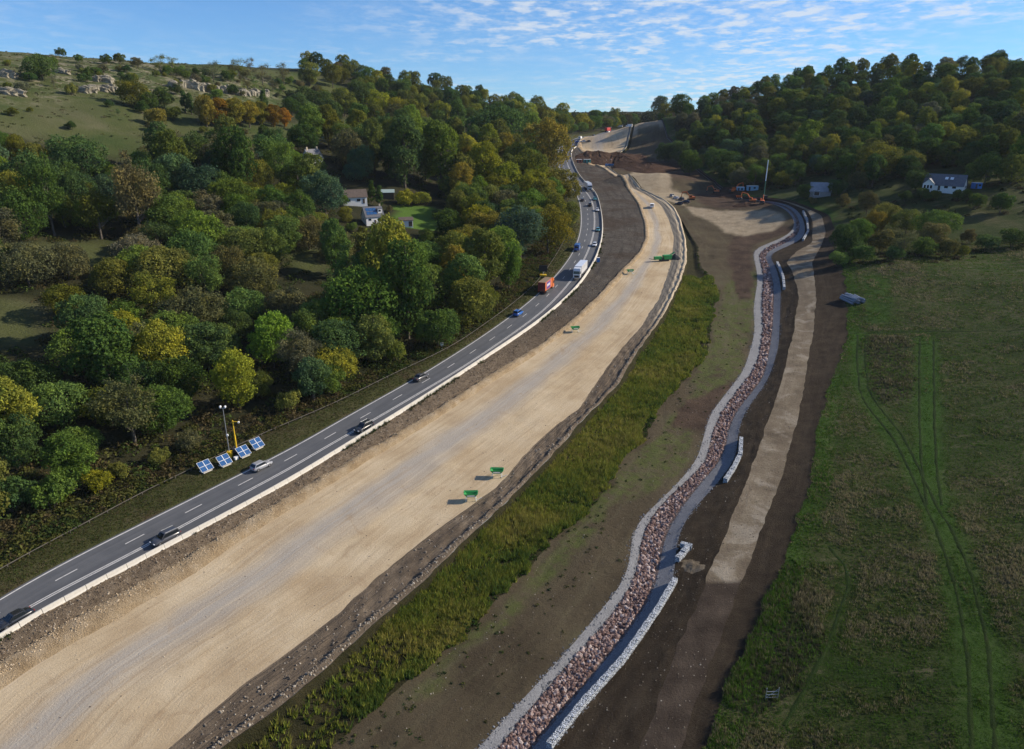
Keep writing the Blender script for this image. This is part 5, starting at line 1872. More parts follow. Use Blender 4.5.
# ---------------------------------------------------------------- plant and vehicles on the works
def excavator(u, v, rz, label, reach=0.6, sc=1.0, paint=None):
    x, y, z = spot(u, v)
    t = empty('excavator', (x, y, z), rz, sc)
    tag(t, label, 'excavator', 'excavators on the works')
    P_ = paint or ORANGEP
    for s in (-1, 1):
        MB().prism([(-1.9, .12), (-2.2, .5), (-1.9, .9), (1.9, .9), (2.2, .5), (1.9, .12)], s * 1.15 - .3, s * 1.15 + .3).build('crawler_track', TYRE, t)
    MB().box((0, 0, .75), (1.6, 2.2, .5)).build('undercarriage', DARKST, t)
    up = MB().box((0, -.6, 1.75), (2.6, 3.4, 1.2)).build('upper_body', P_, t, .08)
    MB().box((0, -2.2, 1.65), (2.4, .7, 1.3)).build('counterweight', DARKST, up, .1)
    cb = MB().box((-.8, .7, 2.35), (1.0, 1.7, 1.9), taper=(.92, .85)).build('cab', P_, t, .06)
    MB().box((-.8, 1.52, 2.6), (.86, .06, 1.1), tilt=(R(8), 'X')).build('windscreen', GLASS, cb)
    MB().box((-1.31, .7, 2.65), (.03, 1.2, .9)).build('side_window', GLASS, cb)
    a, b = Vector((.25, .9, 2.0)), Vector((.25, 3.2, 5.2))
    c = Vector((.25, 6.4, 4.4 + reach))
    d = Vector((.25, 6.9, 1.4 + reach))
    for n_, p, q, w in (('boom', a, b, .5), ('boom', b, c, .42), ('arm', c, d, .34)):
        m = (p + q) / 2
        L = (q - p).length
        o = MB().box((0, 0, 0), (.42, L, w)).build(n_, P_, t, .04, seg=1)
        o.location = m
        o.rotation_euler = (math.atan2(q.z - p.z, q.y - p.y), 0, 0)
    MB().prism([(d.y - .2, d.z + .1), (d.y + .5, d.z - .1), (d.y + .3, d.z - .9), (d.y - .6, d.z - 1.1), (d.y - .9, d.z - .5)], d.x - .6, d.x + .6).build('bucket', DARKST, t)
    return t


excavator(691, 200, R(100), 'orange excavator beside the parked cars at the pit edge', 0.8, 0.8)
excavator(752, 203, R(60), 'orange excavator at the right end of the excavated pit', 1.5, 0.85)
excavator(762, 204, R(-20), 'orange excavator closest to the stream, right of another excavator', .2, 0.8)
excavator(733, 193, R(-70), 'orange excavator with raised boom at the back of the pit', 1.6, 0.9)
excavator(716, 193, R(70), 'low orange excavator against the wood behind the pit', 0.0, 0.75)
excavator(625, 163, R(30), 'small orange excavator at the foot of the dark cutting', 1.2, 0.8)


def dumper(u, v, rz, label, paint, sc=1.0):
    x, y, z = spot(u, v)
    t = empty('dump_truck', (x, y, z), rz, sc)
    tag(t, label, 'dump truck', 'vans and trucks')
    MB().box((0, 2.3, 1.6), (2.3, 1.9, 1.9), taper=(.9, .85)).build('cab', paint, t, .1)
    MB().quad((-.9, 3.2, 1.75), (.9, 3.2, 1.75), (.85, 3.08, 2.45), (-.85, 3.08, 2.45)).build('windscreen', GLASS, t).location = (0, .08, 0)
    b = MB()
    loft(b, [[(-.9, -3.4, 1.2), (.9, -3.4, 1.2), (.9, 1.1, 1.2), (-.9, 1.1, 1.2)], [(-1.35, -3.9, 2.5), (1.35, -3.9, 2.5), (1.35, 1.2, 2.5), (-1.35, 1.2, 2.5)], [(-1.2, -3.7, 2.5), (1.2, -3.7, 2.5), (1.2, 1.05, 2.5), (-1.2, 1.05, 2.5)],
             [(-.8, -3.3, 1.4), (.8, -3.3, 1.4), (.8, 1.0, 1.4), (-.8, 1.0, 1.4)]]).build('skip_body', paint, t)
    MB().box((0, -.4, .95), (1.0, 6.4, .35)).build('chassis', DARKST, t)
    for yy in (2.2, -1.2, -2.6):
        for s in (-1, 1):
            wheel(t, s * 1.1, yy, .65, .5)
    return t


dumper(609, 167, R(80), 'blue tipper truck beside the white vans at the far works', BLUEP, .8)
dumper(741, 199, R(-100), 'orange dump truck standing in the excavated pit', ORANGEP, .7)
van(652, 207.5, R(-12), WHITEP, 'white pickup van driving down the haul road', pos=None, L=5.2, hh=2.0)
for k, (u, v, rz, c, l) in enumerate([(676, 199, 20, WHITEC, 'white car at the left end of the works car park'), (681, 200.5, 15, GREYC, 'dark grey car second from left in the works car park'), (685.5, 203, 60, BLACKC, 'black car nearest the pit edge in the works car park'),
                                      (679, 204.5, 70, BLACKC, 'black car in front in the works car park'), (672, 197, -30, SILVER, 'silver car at the back of the works car park')]):
    car(u, v, R(rz), c, l, style=['hatch', 'suv', 'estate'][k % 3], group='cars at the works car park')
for u, v, rz, l in [(603, 163, 90, 'left of two white vans at the far works'), (607.5, 162.5, 80, 'right of two white vans at the far works')]:
    van(u, v, R(rz), WHITEP, l)
for u, v, rz, p, l in [(577, 142.5, 80, BLUEC, 'blue car in the far parked row'), (583, 142, 85, WHITEC, 'white car in the far parked row'), (588, 142, 80, BLACKC, 'black car at the right end of the far parked row')]:
    car(u, v, R(rz), p, l, style='estate', group='cars parked near the crest')
for u, v, l in [(609, 128, 'white van left of three parked on the crest skyline'), (620, 127.2, 'middle white van of three parked on the crest skyline'), (629, 127, 'right white van of three parked on the crest skyline')]:
    van(u, v, R(70), WHITEP, l)


def cabin(u, v, rz, size, mat, label, cat='cabin', name='site_cabin'):
    x, y, z = spot(u, v)
    t = empty(name, (x, y, z), rz)
    tag(t, label, cat, 'site cabins')
    a, b, c = size
    MB().box((0, 0, c / 2), (a, b, c)).build('cabin_body', mat, t, .05)
    MB().box((0, 0, c + .04), (a + .1, b + .1, .1)).build('roof', WHITEP, t)
    MB().box((-a * .3, -b / 2 - .02, c * .45), (.9, .05, c * .8)).build('door', DARKST, t)
    MB().box((a * .15, -b / 2 - .02, c * .6), (1.1, .05, .8)).build('window', GLASS, t)
    return t


TEALP = pmat('teal_container_paint', (0.03, 0.25, 0.22), 0.5)
LBLUE = pmat('light_blue_paint', (0.22, 0.42, 0.55), 0.5)
cabin(587, 163, 0.1, (5, 2.4, 2.5), TEALP, 'teal container at the left end of the far works')
cabin(579, 163, 0.1, (4, 2.4, 2.4), pmat('rust_container', (0.30, 0.10, 0.05), .6), 'rust-coloured container left of the teal one')
cabin(740, 191.5, 0.0, (4, 2.4, 2.4), LBLUE, 'light blue cabin against the wood behind the pit')
cabin(752, 190.5, 0.0, (6, 2.4, 2.5), LBLUE, 'longer blue cabin below the tall rig mast')
cabin(976, 188.5, 0.1, (3.2, 2.6, 2.4), BLUEP, 'small blue shed right of the white bungalow', 'shed', 'garden_shed')

x, y, z = spot(763.5, 199)
t = empty('piling_rig', (x, y, z), 0.2)
tag(t, 'tall piling rig mast with a pale top against the dark wood', 'rig')
MB().cyl((0, 0, 1.2), (0, 0, 9), .26, .24).build('lower_mast', pmat('rig_green', (0.03, 0.13, 0.09), .5), t)
MB().cyl((0, 0, 9), (0.15, 0, 19.0), .24, .2).build('upper_mast', pmat('rig_pale_blue', (0.55, 0.66, 0.74), .5), t)
MB().box((0, -.9, 1.4), (1.9, 2.6, 1.1)).build('rig_body', DARKST, t, .1)
for s in (-1, 1):
    MB().prism([(-2, .1), (-2.3, .45), (-2, .8), (2, .8), (2.3, .45), (2, .1)], s * 1.1 - .3, s * 1.1 + .3).build('crawler_track', TYRE, t)

# pipes piled at the edge of the field
PIPE = pmat('grey_pipe', (0.22, 0.25, 0.29), 0.5, 0, 0.15)
x0, y0, z0 = spot(852, 301)
pmesh = None
for k in range(16):
    lay, i = divmod(k, 6)
    px, py = x0 - 1.6 + i * .62 + lay * .3 + rnd.uniform(-.1, .1), y0 + rnd.uniform(-.6, .6)
    if pmesh is None:
        th = np.arange(12) * 2 * PI / 12
        rg = lambda r, yy: np.c_[r * np.cos(th), np.full(12, yy), r * np.sin(th)]
        mbp = MB()
        loft(mbp, [rg(.24, -2.8), rg(.28, -2.8), rg(.28, 2.8), rg(.24, 2.8), rg(.24, -2.8)], False)
        po = mbp.build('pipe', PIPE)
        pmesh = po.data
    else:
        po = link('pipe', pmesh)
    po.location = (px, py, float(surf(px, py)) + .32 + lay * .5)
    po.rotation_euler = (math.atan(0.075), 0, R(20) + rnd.uniform(-.3, .3))
    tag(po, '%s grey pipe, %s of the loose pile beside the green hump' % (ORD[i], ['bottom layer', 'middle layer', 'top layer'][lay]), 'pipe', 'pile of grey pipes')

x, y, z = spot(771.5, 699)
t = empty('metal_hurdle', (x, y, z), 0.06)
tag(t, 'galvanised metal hurdle standing in the near grass', 'hurdle')
for s in (-1, 1):
    MB().cyl((s * .75, 0, 0), (s * .75, 0, 1.7), .05).build('upright', STEEL, t)
for h_ in (.25, .7, 1.15):
    MB().cyl((-.75, 0, h_), (.75, 0, h_), .03).build('rail', STEEL, t)
MB().cyl((-.75, 0, .25), (.75, 0, 1.5), .025).build('brace', STEEL, t)

# ---------------------------------------------------------------- buildings
SLATE = pmat('slate_roof', (0.10, 0.105, 0.12), 0.6, 0, 0.2, 1.5)
BROWNR = pmat('brown_tile_roof', (0.10, 0.075, 0.06), 0.8, 0, 0.2, 1.5)
RENDER = pmat('white_render', (0.74, 0.73, 0.69), 0.85, 0, 0.06, 0.8)
STONEW = pmat('cotswold_stone', (0.42, 0.36, 0.26), 0.9, 0, 0.15, 1.5)
WOODD = pmat('dark_timber', (0.07, 0.05, 0.035), 0.8)


def wall_opening(root, name, c, w, h, face, mat=GLASS, frame=WHITEP):
    """a framed window or door standing proud of a wall; face: 'f' -Y, 'b' +Y, 'r' +X, 'l' -X"""
    d = {'f': (0, -1), 'b': (0, 1), 'r': (1, 0), 'l': (-1, 0)}[face]
    sx = (w, .10, h) if d[0] == 0 else (.10, w, h)
    p = MB().box(c, sx).build(name, frame, root)
    g = (w - .16, .05, h - .16) if d[0] == 0 else (.05, w - .16, h - .16)
    MB().box((c[0] + d[0] * .05, c[1] + d[1] * .05, c[2]), g).build('pane', mat, p)
    return p


def house(u, v, rz, L, D, hw, hr, wall, roofm, label, name='house', chimneys=(), windows=(), doors=(), cat='house', pos=None, over=.35):
    """gabled house, ridge along X, front at -Y"""
    x, y, z = pos or spot(u, v)
    t = empty(name, (x, y, z), rz)
    tag(t, label, cat)
    w = MB().box((0, 0, hw / 2 - .6), (L, D, hw + 1.2))
    for s in (-1, 1):
        w.add([(s * L / 2, -D / 2, hw), (s * L / 2, D / 2, hw), (s * L / 2, 0, hw + hr), (s * (L / 2 - .25), -D / 2, hw), (s * (L / 2 - .25), D / 2, hw), (s * (L / 2 - .25), 0, hw + hr)], [(0, 1, 2), (3, 5, 4), (0, 3, 4, 1), (1, 4, 5, 2), (2, 5, 3, 0)])
    w.build('wall', wall, t)
    sl = math.hypot(D / 2, hr)
    k = (D / 2 + over) / (D / 2)
    r = MB()
    for s in (-1, 1):
        a, b = (0, hw + hr + .06), (s * D / 2 * k, hw + hr - hr * k + .06)
        r.add([(-L / 2 - over, a[0], a[1]), (L / 2 + over, a[0], a[1]), (L / 2 + over, b[0], b[1]), (-L / 2 - over, b[0], b[1]),
               (-L / 2 - over, a[0], a[1] + .15), (L / 2 + over, a[0], a[1] + .15), (L / 2 + over, b[0], b[1] + .15), (-L / 2 - over, b[0], b[1] + .15)],
              [(0, 1, 2, 3), (7, 6, 5, 4), (0, 4, 5, 1), (1, 5, 6, 2), (2, 6, 7, 3), (3, 7, 4, 0)])
    ro = r.build('roof', roofm, t)
    for cx_, cy_ in chimneys:
        c = MB().box((cx_, cy_, hw + hr + .2), (.8, .7, 1.9)).build('chimney', STONEW, ro, .03, seg=1)
    for c, w_, h_, f in windows:
        wall_opening(t, 'window', c, w_, h_, f)
    for c, w_, h_, f in doors:
        wall_opening(t, 'door', c, w_, h_, f, WOODD)
    return t


# white house with solar roof
wh = house(373, 223, R(28), 9.0, 8.0, 3.6, 4.2, RENDER, SLATE, 'white house with a blue-grey solar roof and a dormer amid the left trees', chimneys=[(4.0, 0.6)],
           windows=[((-2.6, -4.02, 2.3), 1.5, 1.1, 'f'), ((2.6, -4.02, 2.3), 1.5, 1.1, 'f'), ((4.52, -1, 2.2), 1.1, 1.1, 'r'), ((4.52, 0, 5.0), 1.0, 1.0, 'r'), ((-4.52, 0, 2.2), 1.1, 1.1, 'l')], doors=[((0, -4.02, 1.1), 1.0, 2.1, 'f')])
wh.scale = (.8, .8, .8)
th = math.atan2(4.2, 4.0)
for i in range(3):
    for j in range(2):
        c = Vector((-2.9 + i * 1.75, 0, 0))
        q = 0.32 + j * 0.36
        p = MB().box((0, 0, 0), (1.6, 1.75, .06)).build('solar_panel', SOLAR, wh)
        p.location = (c.x, -4.0 * q, 3.6 + 4.2 * (1 - q) + .30)
        p.rotation_euler = (th, 0, 0)
dm = MB().box((2.9, -1.6, 6.0), (1.9, 2.6, 2.0)).build('dormer', RENDER, wh)
MB().box((2.9, -1.5, 7.06), (2.2, 3.0, .14)).build('dormer_roof', SLATE, dm)
wall_opening(dm, 'window', (2.9, -2.92, 6.2), 1.2, 1.0, 'f').children[0].parent = dm
gz = house(406, 226, R(14), 5.2, 4.2, 2.5, .9, RENDER, BROWNR, 'small white garage with a low roof beside the lawn', 'garage', doors=[((1.6, -2.12, 1.1), 1.6, 2.1, 'f')], cat='garage')
house(354, 203, R(20), 10, 6.5, 2.7, 2.6, RENDER, BROWNR, 'low white bungalow with a brown roof behind the solar-roofed house', 'bungalow', windows=[((1.5, -3.27, 1.5), 1.6, 1.1, 'f'), ((-2.5, -3.27, 1.5), 1.6, 1.1, 'f')], doors=[((3.6, -3.27, 1.05), 1, 2.1, 'f')])
house(386, 197.5, R(8), 7, 4, 2.3, 1.0, WOODD, pmat('pale_green_roof', (0.30, 0.38, 0.36), .6), 'dark timber outbuilding with a pale roof behind the cypress pair', 'outbuilding', cat='shed')
house(313, 165, R(55), 7.5, 5.5, 3.2, 3.6, RENDER, SLATE, 'slate-roofed house with a pale gable high among the left trees', chimneys=[(-2.9, 0), (2.9, 0)], windows=[((3.77, -1.4, 2.0), 1, 1.2, 'r'), ((3.77, 1.4, 2.0), 1, 1.2, 'r'), ((3.77, 0, 4.2), 1, 1.1, 'r'), ((0, -2.77, 2.0), 1.2, 1.2, 'f')])
bg = house(944, 190, R(-40), 15.0, 7.5, 2.3, 4.1, RENDER, SLATE, 'white bungalow with dark roof and skylights at the foot of the right wood', 'bungalow',
           windows=[((1.2, -3.77, 1.6), 1.6, 1.1, 'f'), ((4.2, -3.77, 1.6), 1.6, 1.1, 'f'), ((7.77, 0, 1.7), 1.4, 1.2, 'r')], doors=[((-1.4, -3.77, 1.05), 1.1, 2.1, 'f')])
pw = MB()
pw.add([(-7.4, -5.6, -.5), (-3.2, -5.6, -.5), (-3.2, -5.6, 2.7), (-5.3, -5.6, 4.6), (-7.4, -5.6, 2.7), (-7.4, -1.2, -.5), (-3.2, -1.2, -.5), (-3.2, -1.2, 2.7), (-5.3, -1.2, 4.6), (-7.4, -1.2, 2.7)],
       [(0, 1, 2, 3, 4), (9, 8, 7, 6, 5), (0, 5, 6, 1), (1, 6, 7, 2), (2, 7, 8, 3), (3, 8, 9, 4), (4, 9, 5, 0)])
po = pw.build('porch', RENDER, bg)
for s in (-1, 1):
    MB().box((-5.3 + s * 1.15, -3.6, 3.75), (3.1, 5.0, .14), tilt=(s * math.atan2(1.9, 2.1), 'Y')).build('porch_roof', SLATE, po)
for k in (-1, 0, 1):
    wall_opening(bg, 'window', (-5.3 + k * 1.2, -5.62, 1.5), .95, 1.5, 'f')
for k in (0.6, 2.6):
    s_ = MB().box((k, -2.2, 5.0), (1.2, 1.3, .12), tilt=(math.atan2(3.6, 4.0), 'X')).build('skylight', LAMPW, bg)
    s_.location = (0, 0, .06)
bn = house(820, 195, R(-22), 9.0, 7.5, 2.0, 3.6, pmat('grey_boarding', (0.22, 0.22, 0.22), .8), pmat('grey_sheet_roof', (0.20, 0.22, 0.25), .55, 0, .12, .6), 'grey-roofed barn at the wood edge above the stream', 'barn', cat='barn',
           doors=[((-1.5, -3.77, 1.2), 2.4, 2.4, 'f')])

# garden hedge by the lawn
# ---------------------------------------------------------------- rocks of the crag
rockm = NT('limestone_crag')
rp_ = rockm.pos()
rockm.col(rockm.mix(rockm.rng(rockm.noise(rp_, 0.9, 6, 0.7), 0.45, 0.7, 0, 0.7), rockm.ramp(rockm.noise(rockm.mapping(rp_, (.2, .2, 1.2)), 0.8, 5, 0.7), [(0.3, (0.17, 0.155, 0.12)), (0.7, (0.42, 0.38, 0.29))]), (0.075, 0.078, 0.05)))
rockm.bump(rockm.noise(rp_, 1.5, 6, 0.8), 0.5)
MAT['crag'] = rockm.m


def crag(u0, v0, u1, v1, h, n_, label, seed):
    r = random.Random(seed)
    V, F, k = [], [], 0
    x0, y0, z0 = spot((u0 + u1) / 2, (v0 + v1) / 2)
    n_ = int(n_ * 2.2)
    for i in range(n_):
        f = (i + r.uniform(.1, .9)) / n_
        x, y, z = spot(u0 + (u1 - u0) * f, v0 + (v1 - v0) * f + r.uniform(-1.6, .8))
        bm = bmesh.new()
        bmesh.ops.create_icosphere(bm, subdivisions=2, radius=1)
        sx, sy, sz = r.uniform(1.3, 3.2), r.uniform(.9, 1.8), h * r.uniform(.5, .95)
        ph = r.uniform(0, 9)
        for v_ in bm.verts:
            p = v_.co
            q = Vector([max(-.72, min(.72, c)) for c in p]) * 1.25            # blocky faces
            j = 1 + .25 * math.sin(p.x * 5 + ph) * math.cos(p.z * 6 + ph) + r.uniform(-.12, .12)
            V.append((x - x0 + q.x * sx * j, y - y0 + q.y * sy * j, z - z0 + q.z * sz * j * .8 + sz * .25))
        bm.verts.index_update()
        for fc in bm.faces:
            F.append(tuple(k + v_.index for v_ in fc.verts))
        k += len(bm.verts)
        bm.free()
    me = bpy.data.meshes.new('rock_outcrop')
    me.from_pydata(V, [], F)
    o = link('rock_outcrop', me, MAT['crag'])
    o.location = (x0, y0, z0)
    tag(o, label, 'rock', 'limestone crags on the left ridge')


crag(82, 92, 116, 90, 3.0, 12, 'broken pale rocks left of the crag trees on the down', 1)
crag(96, 81, 110, 82, 3.2, 6, 'upper pale rock face above the broken rocks', 2)
crag(172, 87, 200, 89, 4.2, 12, 'left end of the long limestone cliff above the orange trees', 3)
crag(200, 91, 232, 93, 4.2, 14, 'brightest middle part of the long limestone cliff', 4)
crag(234, 94, 268, 96, 3.5, 12, 'right end of the long limestone cliff', 5)
crag(0, 75, 14, 78, 2.6, 6, 'pale rocks at the left photo edge high on the down', 6)
crag(0, 93, 20, 95, 2.4, 6, 'lower pale rock band at the left photo edge', 7)
crag(58, 72, 66, 73, 2.4, 4, 'small rocks right of the big dark ridge tree', 8)

# ---------------------------------------------------------------- gabion walls along the stream
gm = NT('gabion_stone')
gp = gm.objco()
vc = gm.sep(gm.voro(gp, 5.5, 'Color'))[0]
gc = gm.ramp(vc, [(0.0, (0.26, 0.29, 0.33)), (0.5, (0.42, 0.46, 0.50)), (1.0, (0.60, 0.64, 0.68))])
gc = gm.mix(gm.rng(gm.voro(gp, 5.5), 0.5, 0.75), gc, (0.05, 0.055, 0.06))
gm.col(gc)
gm.bump(gm.math('SUBTRACT', 1.0, gm.voro(gp, 5.5)), 0.12)
MAT['gabion'] = gm.m


def basket_mesh(seed):
    """a wire basket bulging with stones, 2 m long, 1 m wide, 1 m high"""
    r = random.Random(seed)
    bm = bmesh.new()
    bmesh.ops.create_cube(bm, size=1)
    bmesh.ops.subdivide_edges(bm, edges=bm.edges[:], cuts=5, use_grid_fill=True)
    for v in bm.verts:
        n = v.co.normalized()
        k = r.uniform(-.035, .045)
        v.co = Vector((v.co.x * 1.05 + n.x * k, v.co.y * 1.96 + n.y * k, v.co.z * 1.0 + n.z * k * 1.4))
    me = bpy.data.meshes.new('gabion_basket')
    bm.to_mesh(me)
    bm.free()
    me.materials.append(MAT['gabion'])
    return me


BASK = [basket_mesh(k) for k in range(4)]


def gabion(px, label, zoff=0.5, w=0.72):
    pts = hit([p[0] for p in px], [p[1] for p in px], 0.0, surf)
    pts = pts[np.argsort(pts[:, 1])]
    seg = np.r_[0, np.cumsum(np.hypot(*np.diff(pts, axis=0).T))]
    n_ = max(1, int(round(seg[-1] / 2.0)))
    root = empty('gabion_wall', (pts[0, 0], pts[0, 1], float(surf(pts[0, 0], pts[0, 1]))))
    tag(root, label, 'gabion wall', 'gabion walls along the stream')
    for k in range(n_):
        s = (k + .5) * seg[-1] / n_
        x, y = np.interp(s, seg, pts[:, 0]), np.interp(s, seg, pts[:, 1])
        xa, ya = np.interp(s - .9, seg, pts[:, 0]), np.interp(s - .9, seg, pts[:, 1])
        xb, yb = np.interp(s + .9, seg, pts[:, 0]), np.interp(s + .9, seg, pts[:, 1])
        o = link('gabion_basket', BASK[k % 4], None, root)
        o.matrix_parent_inverse = Matrix.Translation(-Vector(root.location))
        o.location = (x, y, float(surf(x, y)) + zoff - .1)
        o.scale = (w, seg[-1] / n_ / 1.98, 1)
        o.rotation_euler = (0.05, 0, -math.atan2(xb - xa, yb - ya))


gabion([(549, 749), (583, 706), (622, 663), (657, 613), (675, 582)], 'long curving gabion wall nearest the camera, right of the stones')
gabion([(677, 562), (680, 549), (689, 548)], 'short end of gabion at the pale rubble ramp')
gabion([(725, 483), (734, 469), (740, 456), (741, 440)], 'gabion wall at the middle bend of the stream')
gabion([(784, 290), (783, 279), (777, 264)], 'gabion wall at the upper bend of the stream')
gabion([(803, 241), (808, 232), (807, 221), (803, 212)], 'farthest gabion wall along the stream below the barn')
mound('rubble_ramp', 693, 566, 3.0, .3, MAT['track'], 'pale rubble ramp spilling from the track to the gabion end', 'rubble', 4)


# ---------------------------------------------------------------- loose stones
def stone_field(name, xy, size, mat, flat=.7, sink=.25, sub=0, seed=5, colour=None):
    """many irregular stones, joined: nobody could count them"""
    r = np.random.default_rng(seed)
    bm = bmesh.new()
    if sub:
        bmesh.ops.create_icosphere(bm, subdivisions=1, radius=1)
    else:
        bmesh.ops.create_cone(bm, segments=5, radius1=1, radius2=.55, depth=1.3, cap_ends=True, cap_tris=True)
        bmesh.ops.triangulate(bm, faces=bm.faces[:])
    bm.verts.index_update()
    bv = np.array([v.co[:] for v in bm.verts])
    bf = np.array([[v.index for v in f.verts] for f in bm.faces])
    bm.free()
    n_ = len(xy)
    rad = 1 + r.uniform(-.26, .26, (n_, len(bv)))
    sc = size[:, None] * r.uniform(.75, 1.25, (n_, 3))
    sc[:, 2] *= flat
    v = bv[None] * rad[..., None] * sc[:, None, :]
    a = r.uniform(0, 2 * PI, n_)
    c, s = np.cos(a)[:, None], np.sin(a)[:, None]
    tx = r.uniform(-.5, .5, n_)[:, None]
    x_, y_, z_ = v[..., 0] * c - v[..., 1] * s, v[..., 0] * s + v[..., 1] * c, v[..., 2] + tx * v[..., 0]
    g = surf(xy[:, 0], xy[:, 1])
    V = np.stack([x_ + xy[:, 0:1], y_ + xy[:, 1:2], z_ + (g + size * (flat * .5 - sink))[:, None]], -1).reshape(-1, 3)
    F = (bf[None] + (np.arange(n_) * len(bv))[:, None, None]).reshape(-1, 3)
    o = link(name, np_mesh(name, V, F, False, {'tint': ('FLOAT', np.repeat(r.random(n_), len(bv)))}), mat)
    return tag(o, kind='stuff')


def tint_mat(name, stops, rough=.85):
    m = NT(name)
    c = m.ramp(m.attr('tint', 'Fac'), stops)
    c = m.mix(m.rng(m.noise(m.pos(), 3, 5, .7), .4, .75, 0, .35), c, scaled(stops[0][1], .6))
    m.col(c).set(Roughness=rough)
    m.bump(m.noise(m.pos(), 9, 4), .05)
    return m.m


def scatter(k0, k1, y0, y1, n_, t0=0., t1=1., seed=1, power=1.0):
    """random points in a strip, denser where the strip is near"""
    r = np.random.default_rng(seed)
    y = y0 * (y1 / y0) ** (r.random(n_) ** power)
    t = r.uniform(t0, t1, n_)
    a, b = np.interp(y, YS, BX[IDX[k0]]), np.interp(y, YS, BX[IDX[k1]])
    keep = r.random(n_) < np.clip((b - a) / np.percentile(b - a, 85), 0.02, 1)
    return np.c_[a + (b - a) * t, y][keep]


PINK = tint_mat('pink_grey_stone', [(0.0, (0.10, 0.062, 0.053)), (0.45, (0.205, 0.138, 0.120)), (0.8, (0.31, 0.23, 0.205)), (1.0, (0.48, 0.41, 0.38))])
p = scatter('M', 'N', 56, 330, 15500, .05, .86, 11)
kn = np.random.default_rng(9).random(len(p))
p[:, 0] += .25 * fbm(p[:, 0], p[:, 1] / 3)
stone_field('stream_stones', p, (.11 + .25 * kn ** 2.2) * np.clip(p[:, 1] / 130, 1, 1.6), PINK, .8, .1, 1, seed=12)
PALE = tint_mat('pale_limestone_rubble', [(0.0, (0.36, 0.27, 0.165)), (0.5, (0.48, 0.375, 0.245)), (1.0, (0.58, 0.48, 0.34))])
p = scatter('G', 'H', 56, 330, 7000, .05, .75, 13)
stone_field('bund_stones', p, .04 + .11 * np.random.default_rng(2).random(len(p)) ** 3, PALE, .7, seed=14)
GREY = tint_mat('grey_brown_rubble', [(0.0, (0.09, 0.068, 0.048)), (0.6, (0.20, 0.155, 0.11)), (1.0, (0.38, 0.32, 0.24))])
p = scatter('F', 'G', 56, 250, 5500, .08, .95, 15)
stone_field('rubble_stones', p, np.random.default_rng(3).uniform(.06, .19, len(p)), GREY, .7, seed=16)
EDGE = tint_mat('edge_rubble', [(0.0, (0.11, 0.09, 0.07)), (0.6, (0.26, 0.22, 0.17)), (1.0, (0.46, 0.41, 0.33))])
p = np.r_[scatter('I', 'J', 56, 260, 1900, .82, .98, 17), scatter('I', 'J', 56, 260, 1500, .1, .9, 18)]
stone_field('haul_edge_stones', p, (.05 + .17 * np.random.default_rng(4).random(len(p)) ** 2), EDGE, .75, seed=19)
p = np.r_[scatter('K', 'L', 56, 240, 500, .05, .95, 20), scatter('O', 'P', 56, 240, 500, .05, .95, 21), scatter('P', 'Q0', 56, 240, 400, 0, 1, 22), scatter('H', 'I', 56, 240, 200, 0, 1, 23)]
stone_field('scattered_stones', p, np.random.default_rng(5).uniform(.04, .13, len(p)), EDGE, .7, seed=24)


BKG = tint_mat('grey_bank_gravel', [(0.0, (0.10, 0.105, 0.11)), (0.6, (0.20, 0.205, 0.215)), (1.0, (0.34, 0.345, 0.355))])
q_ = []
for kb, sd in (('L', 51), ('O', 52), ('M', 53), ('N', 54)):
    r_ = np.random.default_rng(sd)
    y_ = 56 * (300 / 56) ** r_.random(1500)
    q_.append(np.c_[bx(kb, y_) + r_.normal(0, .26, 1500), y_])
p = np.concatenate(q_)
stone_field('bank_gravel', p, .05 + .14 * np.random.default_rng(6).random(len(p)) ** 2, BKG, .7, seed=55)

# ---------------------------------------------------------------- grass, reeds, undergrowth
def veg_mat(name, trans=.3):
    m = NT(name)
    a = m.n.new('ShaderNodeAttribute')
    a.attribute_name = 'shade'
    d = m.n.new('ShaderNodeBsdfDiffuse')
    t_ = m.n.new('ShaderNodeBsdfTranslucent')
    x_ = m.n.new('ShaderNodeMixShader')
    x_.inputs[0].default_value = trans
    for q in (d, t_):
        m.l.new(a.outputs['Color'], q.inputs['Color'])
    m.l.new(d.outputs[0], x_.inputs[1])
    m.l.new(t_.outputs[0], x_.inputs[2])
    m.l.new(x_.outputs[0], m.n['Material Output'].inputs['Surface'])
    return m.m


MAT['veg'] = veg_mat('grass_blades')


